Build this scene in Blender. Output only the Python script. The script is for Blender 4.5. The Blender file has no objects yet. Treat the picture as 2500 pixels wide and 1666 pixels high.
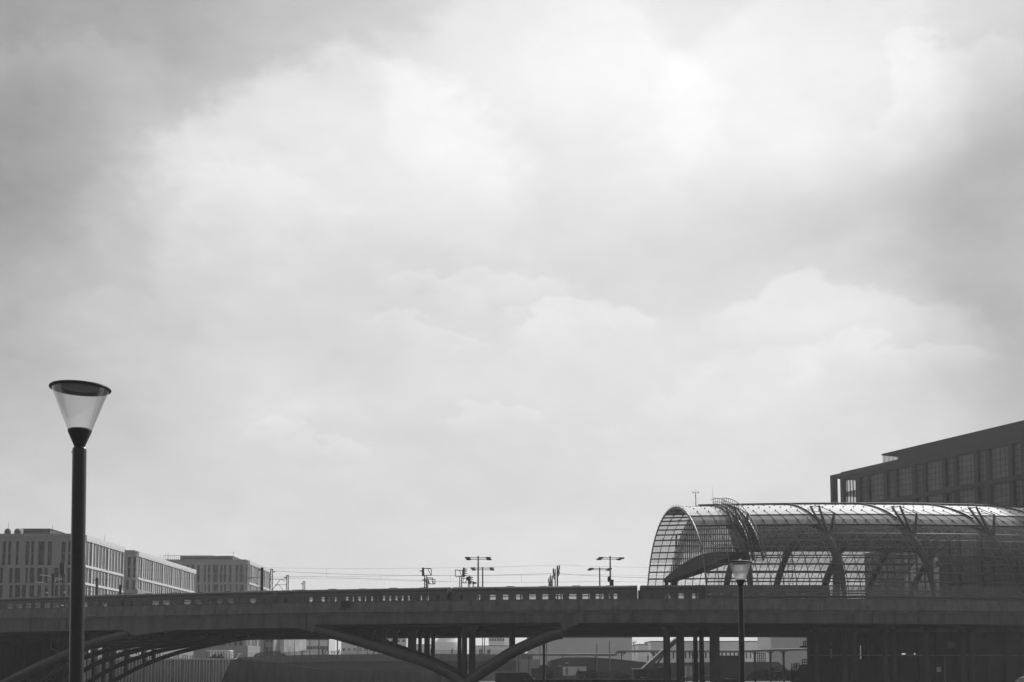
import bpy, math, random
import numpy as np
from mathutils import Vector, Matrix
random.seed(7)
R = math.radians
sc = bpy.context.scene
col = sc.collection

# ------------------------------------------------------------------ camera
EYE = 1.7; FPX = 2800.0; PITCH = R(5); PPY = 1640 - FPX*math.tan(PITCH)
cam_d = bpy.data.cameras.new('camera'); cam = bpy.data.objects.new('camera', cam_d); col.objects.link(cam)
cam.location = (0, 0, EYE); cam.rotation_euler = (R(90)+PITCH, 0, 0)
cam_d.sensor_width = 36; cam_d.lens = FPX/2500*36
cam_d.shift_y = (PPY-833)/2500; cam_d.clip_start = 0.1; cam_d.clip_end = 8000
sc.camera = cam
sc.view_settings.view_transform = 'Standard'; sc.view_settings.look = 'None'
sc.view_settings.exposure = 0.0; sc.view_settings.gamma = 1
CP, SP = math.cos(PITCH), math.sin(PITCH)

def P(px, py, Y):                       # pixel of the 2500x1666 photograph -> point at depth Y
    u = (px-1250)/FPX; v = (PPY-py)/FPX
    d = (u, CP - v*SP, SP + v*CP); t = Y/d[1]
    return Vector((d[0]*t, Y, EYE + d[2]*t))
def PX(px, Y, py=1560): return P(px, py, Y).x
def PZ(py, Y): return P(1250, py, Y).z
def depth(py, z):
    v = (PPY-py)/FPX
    return (z-EYE)*(CP - v*SP)/(SP + v*CP)

# ------------------------------------------------------------------ sky
SUN_AZ, SUN_EL = R(30), R(37)           # azimuth to the right of the view axis
w = bpy.data.worlds.new("World"); sc.world = w; w.use_nodes = True
nt = w.node_tree; nt.nodes.clear()
def nn(t, **k):
    n = nt.nodes.new(t)
    for a, b in k.items(): setattr(n, a, b)
    return n
def sock(x, s):
    if isinstance(x, (int, float)): s.default_value = x
    else: nt.links.new(x, s)
def M(op, a, b=0.0, c=None):
    n = nn('ShaderNodeMath', operation=op); sock(a, n.inputs[0]); sock(b, n.inputs[1])
    if c is not None: sock(c, n.inputs[2])
    return n.outputs[0]
tc = nn('ShaderNodeTexCoord'); sep = nn('ShaderNodeSeparateXYZ'); nt.links.new(tc.outputs['Generated'], sep.inputs[0])
DEG = 180/math.pi
az0 = M('MULTIPLY', M('ARCTAN2', sep.outputs[0], sep.outputs[1]), DEG)
el0 = M('MULTIPLY', M('ARCSINE', sep.outputs[2]), DEG)
def noise(scale, detail, rough, stretch, off, dist=0.0):
    mp = nn('ShaderNodeMapping'); mp.inputs['Scale'].default_value = stretch; mp.inputs['Location'].default_value = off
    mp.inputs['Rotation'].default_value = (0, R(12), 0)
    nt.links.new(tc.outputs['Generated'], mp.inputs[0])
    n = nn('ShaderNodeTexNoise'); n.inputs['Scale'].default_value = scale; n.inputs['Detail'].default_value = detail
    n.inputs['Roughness'].default_value = rough; n.inputs['Distortion'].default_value = dist
    nt.links.new(mp.outputs[0], n.inputs[0]); return M('SUBTRACT', n.outputs['Fac'], 0.5)
n1 = noise(3.2, 6, .5, (1, 1, 1.7), (3.1, 0.4, 1.2))
n2 = noise(3.2, 6, .5, (1, 1, 1.7), (8.7, 5.4, 2.2))
n3 = noise(5.0, 7, .5, (1, 1, 2.2), (1.7, 2.9, 4.4), .2)
n4 = noise(2.2, 4, .5, (1, 1, 1.5), (5.3, 1.9, 7.1))
az = M('ADD', az0, M('MULTIPLY', n1, 22.0)); el = M('ADD', el0, M('MULTIPLY', n2, 16.0))
def blob(px, py, sx, sy, amp, rot=0.0):
    u = (px-1250)/FPX; v = (PPY-py)/FPX
    d = Vector((u, CP - v*SP, SP + v*CP)).normalized()
    a0 = math.atan2(d.x, d.y)*DEG; e0 = math.asin(d.z)*DEG
    da = M('SUBTRACT', az, a0); de = M('SUBTRACT', el, e0)
    c, s = math.cos(R(rot)), math.sin(R(rot))
    a = M('ADD', M('MULTIPLY', da, c/sx), M('MULTIPLY', de, s/sx))
    b = M('ADD', M('MULTIPLY', de, c/sy), M('MULTIPLY', da, -s/sy))
    r2 = M('ADD', M('MULTIPLY', a, a), M('MULTIPLY', b, b))
    return M('MULTIPLY', M('EXPONENT', M('MULTIPLY', r2, -0.5)), amp)
BLOBS = [(-60, 430, 5.5, 6, -.30, 0), (-350, 750, 6, 8, -.13, 0), (300, -60, 9, 4.5, -.25, 0), (760, -30, 4.5, 3, -.13, 0),
         (1700, 0, 6.5, 3.5, .055, 0), (1950, 190, 6, 3.5, .075, 0), (1250, 60, 7, 4, .08, 0), (1100, 380, 6, 3.5, .04, 0), (2610, 520, 4.2, 5, -.25, 0), (2600, 1000, 3.5, 4, -.12, 0), (2150, 590, 5, 1.6, -.10, 0),
         (2050, 820, 4.5, 2, .07, 0), (900, 700, 8, 1.5, -.05, 0), (700, 1090, 3.2, .5, .05, 0), (0, 1300, 7, 5, -.05, 0)]
tot = M('ADD', 0.0, .715)
for b in BLOBS: tot = M('ADD', tot, blob(*b))
tot = M('ADD', tot, M('MULTIPLY', n3, .20)); tot = M('ADD', tot, M('MULTIPLY', n4, .16)); tot = M('ADD', tot, M('MULTIPLY', noise(13.0, 9, .62, (1, 1, 2.0), (2.9, 7.6, 3.3)), .10)); tot = M('ADD', tot, M('MULTIPLY', noise(34.0, 8, .62, (1, 1, 1.7), (6.9, 1.6, 2.3)), .065))
n5 = noise(11.0, 10, .62, (1, 1, 1.5), (4.2, 6.6, .3)); n6 = noise(11.0, 10, .62, (1, 1, 1.5), (9.9, 2.2, 5.1)); n7 = noise(16.0, 9, .6, (1, 1, 2.0), (2.9, 7.6, 3.3))
azp = M('ADD', M('ADD', az0, M('MULTIPLY', n5, 8.0)), M('MULTIPLY', n1, 5.0)); elp = M('ADD', M('ADD', el0, M('MULTIPLY', n6, 6.0)), M('MULTIPLY', n2, 3.0))
def puff(px, py, hx, hy, amp, rot=0.0):
    u = (px-1250)/FPX; v = (PPY-py)/FPX
    d = Vector((u, CP - v*SP, SP + v*CP)).normalized(); a0 = math.atan2(d.x, d.y)*DEG; e0 = math.asin(d.z)*DEG
    sx, sy = hx/FPX*DEG, hy/FPX*DEG; c, s = math.cos(R(rot)), math.sin(R(rot))
    da = M('SUBTRACT', azp, a0); de = M('SUBTRACT', elp, e0)
    a = M('ADD', M('MULTIPLY', da, c/sx), M('MULTIPLY', de, s/sx)); b = M('ADD', M('MULTIPLY', de, c/sy), M('MULTIPLY', da, -s/sy))
    r = M('SQRT', M('ADD', M('MULTIPLY', a, a), M('MULTIPLY', b, b)))
    mr = nn('ShaderNodeMapRange', interpolation_type='SMOOTHSTEP'); nt.links.new(r, mr.inputs['Value'])
    mr.inputs['From Min'].default_value = 1.08; mr.inputs['From Max'].default_value = .84; mr.inputs['To Min'].default_value = 0; mr.inputs['To Max'].default_value = amp
    fd = nn('ShaderNodeMapRange', interpolation_type='SMOOTHSTEP'); nt.links.new(b, fd.inputs['Value']); fd.inputs['From Min'].default_value = -.9; fd.inputs['From Max'].default_value = .75
    return M('MULTIPLY', mr.outputs[0], fd.outputs[0])
for p_ in [(850, 540, 480, 340, .15, 12), (1330, 330, 420, 380, .10, 0), (560, 560, 330, 190, .04, 8), (640, 520, 200, 90, .05, 0), (1980, 300, 420, 280, .075, 0), (2330, 260, 190, 160, .08, 0), (2080, 800, 330, 110, .085, -4),
           (2170, 900, 220, 70, .06, 0), (1440, 800, 200, 65, .08, 0), (1160, 720, 260, 55, .06, 0), (1060, 840, 160, 40, .05, 0), (1220, 1030, 130, 40, .05, 0), (740, 1100, 150, 30, .045, 0), (1800, 960, 260, 70, .04, 6), (150, 220, 260, 120, .05, 20), (330, 820, 260, 110, .03, 0)]:
    tot = M('ADD', tot, puff(*p_))
# sky behind the viewer and overhead dimmed, an added unseen cloud darkening backlit faces
front = nn('ShaderNodeMapRange', interpolation_type='SMOOTHSTEP'); nt.links.new(sep.outputs[1], front.inputs['Value'])
front.inputs['From Min'].default_value = -.35; front.inputs['From Max'].default_value = .75
front.inputs['To Min'].default_value = .30; front.inputs['To Max'].default_value = 1.0
tot = M('MULTIPLY', tot, front.outputs[0])
tot = M('MAXIMUM', tot, .05)
sky = nn('ShaderNodeTexSky', sky_type='NISHITA'); sky.sun_disc = False; sky.sun_elevation = SUN_EL; sky.sun_rotation = SUN_AZ
bw = nn('ShaderNodeRGBToBW'); nt.links.new(sky.outputs[0], bw.inputs[0])
STR = .1
mixv = M('ADD', M('MULTIPLY', M('MULTIPLY', tot, 1/STR), .96), M('MULTIPLY', M('MINIMUM', bw.outputs[0], 12.0), .04))
bg = nn('ShaderNodeBackground'); bg.inputs['Strength'].default_value = STR; nt.links.new(mixv, bg.inputs['Color'])
out = nn('ShaderNodeOutputWorld'); nt.links.new(bg.outputs[0], out.inputs[0])

# ------------------------------------------------------------------ sun
sd = bpy.data.lights.new('sun', 'SUN'); sd.energy = 3.3; sd.angle = R(2.5); sd.color = (1, 1, 1)
so = bpy.data.objects.new('sun', sd); col.objects.link(so)
sdir = Vector((math.sin(SUN_AZ)*math.cos(SUN_EL), math.cos(SUN_AZ)*math.cos(SUN_EL), math.sin(SUN_EL)))
so.rotation_euler = sdir.to_track_quat('Z', 'Y').to_euler(); so.location = (40, -20, 60)

# ------------------------------------------------------------------ materials (the photograph is black and white: greys)
MATS = {}
def mat(name, v, rough=.8, metal=0.0, var=.12, scale=.6, bump=0.0, spec=.3, stretch=(1, 1, 1), grime=0.0):
    m = bpy.data.materials.new(name); m.use_nodes = True; t = m.node_tree; b = t.nodes['Principled BSDF']
    b.inputs['Roughness'].default_value = rough; b.inputs['Metallic'].default_value = metal
    b.inputs['Specular IOR Level'].default_value = spec
    co = t.nodes.new('ShaderNodeTexCoord'); mp = t.nodes.new('ShaderNodeMapping'); mp.inputs['Scale'].default_value = stretch
    t.links.new(co.outputs['Object'], mp.inputs[0])
    n = t.nodes.new('ShaderNodeTexNoise'); n.inputs['Scale'].default_value = scale; n.inputs['Detail'].default_value = 8
    n.inputs['Roughness'].default_value = .65; t.links.new(mp.outputs[0], n.inputs[0])
    r = t.nodes.new('ShaderNodeMapRange'); r.inputs['From Min'].default_value = .3; r.inputs['From Max'].default_value = .7
    r.inputs['To Min'].default_value = v*(1-var); r.inputs['To Max'].default_value = v*(1+var)
    t.links.new(n.outputs['Fac'], r.inputs['Value']); t.links.new(r.outputs[0], b.inputs['Base Color'])
    if bump:
        bp = t.nodes.new('ShaderNodeBump'); bp.inputs['Strength'].default_value = bump; bp.inputs['Distance'].default_value = .05
        n2 = t.nodes.new('ShaderNodeTexNoise'); n2.inputs['Scale'].default_value = scale*8; n2.inputs['Detail'].default_value = 6
        t.links.new(mp.outputs[0], n2.inputs[0]); t.links.new(n2.outputs['Fac'], bp.inputs['Height']); t.links.new(bp.outputs[0], b.inputs['Normal'])
    MATS[name] = m; return m
def glass(name, trans, gloss=.15, rough=.08, edge=None, tint=1.0, diff=0.0, translucent=False):
    m = bpy.data.materials.new(name); m.use_nodes = True; t = m.node_tree; t.nodes.clear()
    o = t.nodes.new('ShaderNodeOutputMaterial'); tr = t.nodes.new('ShaderNodeBsdfTransparent')
    g = t.nodes.new('ShaderNodeBsdfGlossy'); g.inputs['Roughness'].default_value = rough; g.inputs['Color'].default_value = (tint,)*3+(1,)
    lw = t.nodes.new('ShaderNodeLayerWeight'); lw.inputs['Blend'].default_value = .35
    a = t.nodes.new('ShaderNodeMapRange'); t.links.new(lw.outputs['Facing'], a.inputs['Value'])
    a.inputs['To Min'].default_value = trans; a.inputs['To Max'].default_value = trans if edge is None else edge
    t.links.new(a.outputs[0], tr.inputs['Color'])
    f = t.nodes.new('ShaderNodeFresnel'); f.inputs['IOR'].default_value = 1.45
    mm = t.nodes.new('ShaderNodeMath'); mm.operation = 'MULTIPLY_ADD'; t.links.new(f.outputs[0], mm.inputs[0]); mm.inputs[1].default_value = .35; mm.inputs[2].default_value = gloss*.2
    mx = t.nodes.new('ShaderNodeMixShader'); t.links.new(mm.outputs[0], mx.inputs[0]); t.links.new(tr.outputs[0], mx.inputs[1]); t.links.new(g.outputs[0], mx.inputs[2])
    last = mx.outputs[0]
    if diff:
        d = t.nodes.new('ShaderNodeBsdfTranslucent' if translucent else 'ShaderNodeBsdfDiffuse'); d.inputs['Color'].default_value = ((.8,)*3 if translucent else (.35,)*3)+(1,)
        nz = t.nodes.new('ShaderNodeTexNoise'); nz.inputs['Scale'].default_value = .8; nz.inputs['Detail'].default_value = 6
        cc = t.nodes.new('ShaderNodeTexCoord'); t.links.new(cc.outputs['Object'], nz.inputs[0])
        q = t.nodes.new('ShaderNodeMath'); q.operation = 'MULTIPLY'; t.links.new(nz.outputs['Fac'], q.inputs[0]); q.inputs[1].default_value = diff*2
        m2 = t.nodes.new('ShaderNodeMixShader'); t.links.new(q.outputs[0], m2.inputs[0]); t.links.new(last, m2.inputs[1]); t.links.new(d.outputs[0], m2.inputs[2]); last = m2.outputs[0]
    t.links.new(last, o.inputs[0]); MATS[name] = m; return m
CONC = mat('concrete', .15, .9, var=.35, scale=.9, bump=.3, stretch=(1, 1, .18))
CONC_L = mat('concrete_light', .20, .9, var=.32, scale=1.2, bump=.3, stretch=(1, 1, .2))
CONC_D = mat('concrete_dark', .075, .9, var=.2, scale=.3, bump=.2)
STEEL = mat('steel_paint', .10, .45, var=.15, scale=.8, spec=.5)
STEEL_D = mat('steel_dark', .05, .5, var=.2, scale=1.5, spec=.4)
ARCHM = mat('arch_paint', .06, .35, var=.15, scale=.5, spec=.5)
POSTM = mat('post_paint', .05, .3, var=.15, scale=6, spec=.5)
LIDM = mat('lid_paint', .05, .6, var=.2, scale=8)
STONE = mat('stone_facade', .34, .85, var=.12, scale=.5, bump=.1)
STONE_W = mat('stone_white_sunlit', .80, .7, var=.05, scale=.6)  # white puts sunlight into the office sides; quay ribs share it
WINM = mat('window_glass', .02, .15, var=.3, scale=.3, spec=.6)
ROOFG = mat('roof_grey', .14, .9, var=.2, scale=.4)
TRAINB = mat('coach_paint', .09, .4, var=.08, scale=.5, spec=.5)
TRAINR = mat('coach_roof', .045, .7, var=.2, scale=.5)
SEATM = mat('coach_inside', .08, .9)
PANEL = mat('roof_panel_glare', .88, .7, spec=.12, var=.10, scale=.35, stretch=(.6, 2, 2))  # white base paints the sky glare; the bands below paint dimmer reflections
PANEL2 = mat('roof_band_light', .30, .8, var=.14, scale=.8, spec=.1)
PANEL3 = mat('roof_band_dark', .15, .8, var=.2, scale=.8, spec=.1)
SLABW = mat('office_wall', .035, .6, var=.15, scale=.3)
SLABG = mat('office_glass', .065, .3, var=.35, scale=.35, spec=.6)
GROUND = mat('ground', .12, .95, var=.3, scale=.08, bump=.3)
PALE = mat('pale_render', .85, .85, var=.06, scale=.2)
PALE2 = mat('pale_grey_render', .75, .85, var=.08, scale=.2)
WHITE = mat('white_paint', .82, .6, var=.04, scale=.5)
HEDGE = mat('hedge_leaf', .04, .95, var=.15, scale=2)
BARK = mat('bark', .07, .95, var=.3, scale=4)
CLOTH = mat('cloth_dark', .05, .9, var=.2, scale=4)
PIPE = mat('pipe_metal', .35, .4, metal=.4, var=.12, scale=1)
CARP = mat('car_paint', .02, .2, var=.05, scale=1, spec=.35)
RUB = mat('rubber', .03, .8)
HGLASS = glass('hall_glass', .84, .1, .1, diff=.03)
DGLASS = glass('dim_glass', .45, .3, .15, diff=.2)
CGLASS = glass('coach_glass', .85, .2, .03)
LGLASS = glass('lamp_glass', .9, .2, .15, edge=.66, diff=.07, translucent=True)
LGLASS2 = glass('dusty_lamp_glass', .8, .2, .2, edge=.5, diff=.30, translucent=True)
def emis(name, v):
    m = bpy.data.materials.new(name); m.use_nodes = True; b = m.node_tree.nodes['Principled BSDF']
    b.inputs['Base Color'].default_value = (.8, .8, .8, 1); b.inputs['Emission Color'].default_value = (1, 1, 1, 1); b.inputs['Emission Strength'].default_value = v
    return m
LIT = emis('lit_tube', 1.2)
wm = bpy.data.materials.new('water'); wm.use_nodes = True
_b = wm.node_tree.nodes['Principled BSDF']; _b.inputs['Base Color'].default_value = (.03, .03, .03, 1); _b.inputs['Roughness'].default_value = .08
_n = wm.node_tree.nodes.new('ShaderNodeTexNoise'); _n.inputs['Scale'].default_value = 60; _bp = wm.node_tree.nodes.new('ShaderNodeBump'); _bp.inputs['Strength'].default_value = .3
wm.node_tree.links.new(_n.outputs['Fac'], _bp.inputs['Height']); wm.node_tree.links.new(_bp.outputs[0], _b.inputs['Normal'])

# ------------------------------------------------------------------ mesh helpers
def wloc(o):
    v = Vector((0, 0, 0))
    while o: v += o.location; o = o.parent
    return v
class MB:
    def __init__(s): s.v = []; s.f = []; s.sm = []
    def add(s, vs, fs, smooth=False):
        b = len(s.v); s.v += [tuple(v) for v in vs]; s.f += [tuple(i+b for i in f) for f in fs]; s.sm += [smooth]*len(fs)
    HEX = [(0, 3, 2, 1), (4, 5, 6, 7), (0, 1, 5, 4), (1, 2, 6, 5), (2, 3, 7, 6), (3, 0, 4, 7)]
    def hexa(s, vs): s.add(vs, s.HEX)
    def box(s, x0, x1, y0, y1, z0, z1):
        s.hexa([(x0, y0, z0), (x1, y0, z0), (x1, y1, z0), (x0, y1, z0), (x0, y0, z1), (x1, y0, z1), (x1, y1, z1), (x0, y1, z1)])
    def obox(s, o, u, n, a0, a1, z0, z1, o0, o1):   # frame: origin o, along u, outward n
        g = lambda a, q, z: (o[0]+u[0]*a+n[0]*q, o[1]+u[1]*a+n[1]*q, z)
        s.hexa([g(a0, o0, z0), g(a1, o0, z0), g(a1, o1, z0), g(a0, o1, z0), g(a0, o0, z1), g(a1, o0, z1), g(a1, o1, z1), g(a0, o1, z1)])
    def bar(s, p, q, wd, hd=None):
        p, q = Vector(p), Vector(q); d = (q-p)
        if d.length < 1e-6: return
        d.normalize(); hd = wd if hd is None else hd
        up = Vector((0, 0, 1)) if abs(d.z) < .95 else Vector((0, 1, 0))
        a = d.cross(up).normalized()*wd/2; b = a.cross(d).normalized()*hd/2
        s.hexa([p-a-b, p+a-b, p+a+b, p-a+b, q-a-b, q+a-b, q+a+b, q-a+b])
    def tube(s, pts, r, n=8, smooth=True, cap=True):
        pts = [Vector(p) for p in pts]; rs = r if isinstance(r, (list, tuple)) else [r]*len(pts)
        vs = []; fs = []; ref = None
        for i, p in enumerate(pts):
            d = (pts[min(i+1, len(pts)-1)]-pts[max(i-1, 0)]).normalized()
            if ref is None:
                ref = d.cross(Vector((0, 0, 1)) if abs(d.z) < .9 else Vector((0, 1, 0))).normalized()
            ref = (ref - d*ref.dot(d)).normalized(); b = d.cross(ref)
            for k in range(n):
                t = 2*math.pi*k/n; vs.append(p+(ref*math.cos(t)+b*math.sin(t))*rs[i])
        for i in range(len(pts)-1):
            for k in range(n):
                a = i*n+k; c = i*n+(k+1) % n; fs.append((a, c, c+n, a+n))
        s.add(vs, fs, smooth)
        if cap:
            s.add(vs[:n], [tuple(range(n-1, -1, -1))]); s.add(vs[-n:], [tuple(range(n))])
    def lathe(s, c, prof, n=32, zf=None, smooth=True):
        vs = []; fs = []
        for (r, z) in prof:
            for k in range(n):
                t = 2*math.pi*k/n; x, y = r*math.cos(t), r*math.sin(t)
                vs.append((c[0]+x, c[1]+y, c[2]+z+(zf(x, y, z) if zf else 0)))
        for i in range(len(prof)-1):
            for k in range(n):
                a = i*n+k; b = i*n+(k+1) % n; fs.append((a, b, b+n, a+n))
        s.add(vs, fs, smooth)
    def prism(s, poly, dv):                      # polygon of points extruded by vector dv
        n = len(poly); p = [Vector(q) for q in poly]; d = Vector(dv)
        s.add(p+[q+d for q in p], [tuple(range(n-1, -1, -1)), tuple(range(n, 2*n))]+[(i, (i+1) % n, (i+1) % n+n, i+n) for i in range(n)])
    def build(s, name, m, parent=None, local=False):
        off = Vector((0, 0, 0)) if (parent is None or local) else wloc(parent)
        me = bpy.data.meshes.new(name); me.from_pydata([(v[0]-off.x, v[1]-off.y, v[2]-off.z) for v in s.v], [], s.f)
        me.polygons.foreach_set('use_smooth', s.sm); me.materials.append(m)
        import bmesh
        bm = bmesh.new(); bm.from_mesh(me); bmesh.ops.recalc_face_normals(bm, faces=bm.faces); bm.to_mesh(me); bm.free()
        o = bpy.data.objects.new(name, me); col.objects.link(o); o.parent = parent
        return o
def tag(o, label=None, cat=None, group=None, kind=None):
    if label: o['label'] = label
    if cat: o['category'] = cat
    if group: o['group'] = group
    if kind: o['kind'] = kind
    return o
def thing(name, label, cat, loc=(0, 0, 0), rz=0, group=None):
    o = bpy.data.objects.new(name, None); col.objects.link(o); o.location = loc; o.rotation_euler = (0, 0, rz); o.empty_display_size = .3
    return tag(o, label, cat, group)
def copy_tree(o, parent=None):
    c = o.copy(); col.objects.link(c); c.parent = parent
    for ch in [x for x in o.children]: copy_tree(ch, c)
    return c
def spline(pts, k=6):
    pts = [Vector(p) for p in pts]; out = []
    for i in range(len(pts)-1):
        p0 = pts[max(i-1, 0)]; p1 = pts[i]; p2 = pts[i+1]; p3 = pts[min(i+2, len(pts)-1)]
        for j in range(k):
            t = j/k; out.append(.5*((2*p1)+(p2-p0)*t+(2*p0-5*p1+4*p2-p3)*t*t+(3*p1-p0-3*p2+p3)*t**3))
    out.append(pts[-1]); return out

# ------------------------------------------------------------------ ground, quay, water
g = MB(); g.box(-3500, 3500, 147, 6000, -3.2, -1.0); tag(g.build('ground', GROUND), kind='structure')
g = MB(); g.box(-3500, 3500, -400, 147.5, -4.0, -3.2); tag(g.build('harbour_bed', CONC_D), kind='structure')
g = MB(); g.add([(-3400, 30, -2.5), (22, 30, -2.5), (22, 146.9, -2.5), (-3400, 146.9, -2.5)], [(0, 1, 2, 3)]); tag(g.build('water', wm), kind='structure')
g = MB(); g.box(-400, 22, -400, 34, -3.19, 0); tag(g.build('quay', CONC), kind='structure')
g = MB(); g.box(22.01, 400, -400, 146.9, -3.19, 0); tag(g.build('quay_road', CONC_D), kind='structure')

# ------------------------------------------------------------------ the viaduct: its plan curve
ZC = 9.95                                 # underside of the cornice
tab = [(0, 1511), (400, 1504), (700, 1498), (1100, 1492), (1500, 1490), (1900, 1490.6), (2500, 1494)]
xs, ys = [], []
for px, py in tab:
    Y = depth(py, ZC); p = P(px, py, Y); xs.append(p.x); ys.append(Y)
co = np.polyfit(xs, ys, 3)
def Yf(X): return float(np.polyval(co, max(X, -95))) + (0 if X > -95 else (-95-X)*.28)
def slope(X): return (Yf(X+.5)-Yf(X-.5))
def F(X, o=0.0, z=0.0):
    s = slope(X); L = math.hypot(1, s)
    return Vector((X - s/L*o, Yf(X)+o/L, z))
def FX(px, py=1500, z=9.0):               # X on the front line that shows at px
    X = 0
    for _ in range(12): X = P(px, py, Yf(X)).x
    return X
def sweep(mb, Xs, prof, caps=True, zf=None):
    n = len(prof); vs = []
    for X in Xs:
        for (o, z) in prof: vs.append(F(X, o, z if not callable(z) else z(X)))
    fs = []
    for i in range(len(Xs)-1):
        for k in range(n):
            a = i*n+k; b = i*n+(k+1) % n; fs.append((a, b, b+n, a+n))
    if caps: fs += [tuple(range(n)), tuple(range((len(Xs)-1)*n, len(Xs)*n))]
    mb.add(vs, fs)
XA, XB = -125, 100
XS = [XA+i*1.0 for i in range(int(XB-XA)+1)]
# lower edge of the front girder (deeper, haunched spans to the left)
gk = [(-900, 1600-55.5), (0, 1544), (300, 1538), (322, 1552), (345, 1549), (430, 1538.5), (600, 1534.5), (715, 1533), (740, 1538), (765, 1545), (769, 1525.5), (1000, 1522.5), (1300, 1521), (1368, 1520), (1372, 1541), (1385, 1537), (1415, 1520.5), (1900, 1521.5), (2500, 1526)]
gx = []; gz = []
for px, py in gk:
    X = FX(px, py) if px > -500 else XA-5; gx.append(X); gz.append(PZ(py, Yf(X)) if px > -500 else EYE+6.1)
def zgird(X): return float(np.interp(X, gx, gz))
ZS = EYE+6.55                              # soffit
DW = 53.0                                  # deck width
via = thing('railway_viaduct', 'long curved concrete railway viaduct crossing the whole picture with arched steel tubes below', 'viaduct', (0, Yf(0), -1))
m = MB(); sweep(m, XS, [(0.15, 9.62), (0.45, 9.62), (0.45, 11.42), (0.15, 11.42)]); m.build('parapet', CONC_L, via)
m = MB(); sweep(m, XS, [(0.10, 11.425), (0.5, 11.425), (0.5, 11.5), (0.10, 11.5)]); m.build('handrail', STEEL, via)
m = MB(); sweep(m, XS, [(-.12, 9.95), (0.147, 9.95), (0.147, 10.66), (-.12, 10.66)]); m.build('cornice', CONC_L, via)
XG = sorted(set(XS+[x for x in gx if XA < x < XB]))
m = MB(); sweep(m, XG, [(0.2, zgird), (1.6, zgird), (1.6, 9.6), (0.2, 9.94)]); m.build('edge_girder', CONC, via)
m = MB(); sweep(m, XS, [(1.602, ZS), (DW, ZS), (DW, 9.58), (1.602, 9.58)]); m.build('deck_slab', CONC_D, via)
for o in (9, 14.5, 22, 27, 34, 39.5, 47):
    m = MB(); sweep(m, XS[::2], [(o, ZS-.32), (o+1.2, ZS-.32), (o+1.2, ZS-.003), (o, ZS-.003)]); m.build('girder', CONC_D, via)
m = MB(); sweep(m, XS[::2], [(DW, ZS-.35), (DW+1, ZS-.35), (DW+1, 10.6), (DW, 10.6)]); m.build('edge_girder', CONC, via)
# expansion joints and panel seams on the fascia
X = XA+4
while X < XB:
    if FX(-60) < X < FX(2560):
        m = MB(); a = F(X, -.135, 0); m.obox(a, (1, slope(X), 0), (0, -1, 0), -.03, .03, 9.96, 10.65, -.004, .02); m.build('joint_strip', STEEL_D, via)
        m = MB(); b = F(X+2, .135, 0); m.obox(b, (1, slope(X), 0), (0, -1, 0), -.025, .025, 10.67, 11.4, -.004, .02); m.build('joint_strip', STEEL_D, via)
        if int(X) % 3 == 0: m = MB(); c = F(X+.8, .1, 0); m.tube([(c.x, c.y, 9.9), (c.x, c.y, zgird(X+.8)+.1)], .06, 8); m.build('drain_pipe', STEEL_D, via)
    X += 6.5
# dropped panel segment (left part darker) and equipment box
m = MB(); p = P(844, 1476, Yf(FX(844))-.1); m.box(p.x-.62, p.x+.62, p.y-.45, p.y+.1, PZ(1484.5, p.y), PZ(1468, p.y))
m.box(p.x-.66, p.x+.66, p.y-.5, p.y+.1, PZ(1468, p.y)+.003, PZ(1468, p.y)+.08)
tag(m.build('cable_cabinet', STEEL_D), 'small dark cabinet fixed on the outside of the viaduct parapet', 'cabinet')

# arched tubes
def arch(pxs, Y, r, m=ARCHM, name='arch_tube', dy=0.0):
    pts = [P(a, b, Y if not callable(Y) else Y(a)) for a, b in pxs]
    mb = MB(); mb.tube(spline(pts, 6), r, 14); return mb.build(name, m, via), pts
Yv = Yf(FX(1135))+1.0
Vl = [(772, 1537), (861, 1562), (960, 1592), (1040, 1618), (1100, 1648), (1137, 1676)]
Vr = [(1372, 1546), (1333, 1556), (1252, 1592), (1200, 1626), (1158, 1655), (1137, 1676)]
arch(Vl, lambda a: Yf(FX(max(a, 772)))+.9, .72); arch(Vr, lambda a: Yf(FX(a))+.9, .80)
Ll = [(318, 1547), (240, 1567), (170, 1595), (90, 1630), (30, 1660), (-20, 1690)]
arch(Ll, lambda a: Yf(FX(max(a, -20)))+.9, .72)
# further rows of the same arches on the decks behind
def row(pts, o, r, struts=()):
    fn = lambda a: Yf(FX(a)*1.0)+o
    ob, pp = arch(pts, fn, r)
    sp = spline(pp, 10)
    for (sx, wd) in struts:
        best = min(sp, key=lambda q: abs((q.x/q.y) - (sx-1250)/FPX/CP*.996))
        mb = MB(); y = best.y; x = best.x; hw = wd*y/FPX/2
        if best.z < ZS-.5:
            mb.box(x-hw, x+hw, y-.45, y+.45, best.z-.05, ZS-.33); mb.prism([(x-hw-.35, y-.5, ZS-.33), (x+hw+.35, y-.5, ZS-.33), (x+hw, y-.5, ZS-.75), (x-hw, y-.5, ZS-.75)], (0, 1, 0))
            mb.build('strut', ARCHM, via)
base = [(190, 1716), (281, 1661), (345, 1627), (424, 1597), (500, 1578), (575, 1562), (640, 1553)]
for k, o in enumerate((46, 37, 28, 19, 10)):
    q = [(x-34*k, y-14.5*k*max(0, min(1, (560-x)/280))) for x, y in base]
    q = [(x, max(y, 1548-2*k)) for x, y in q]
    row(q, o, .40+.015*k, [(257+5*k, 8), (313-2*k, 8), (354-3*k, 7), (376+4*k, 7), (232, 7), (277, 8)][(k % 2):])
row([(800, 1552), (908, 1567), (971, 1581), (1038, 1604), (1118, 1641), (1150, 1660)], 14, .45,
    [(911, 7), (939, 14), (965, 11), (1012, 12)])
row([(860, 1556), (920, 1572), (1000, 1600), (1080, 1636), (1120, 1660)], 24, .45, [(997, 8), (1025, 8), (1043, 13)])
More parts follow.
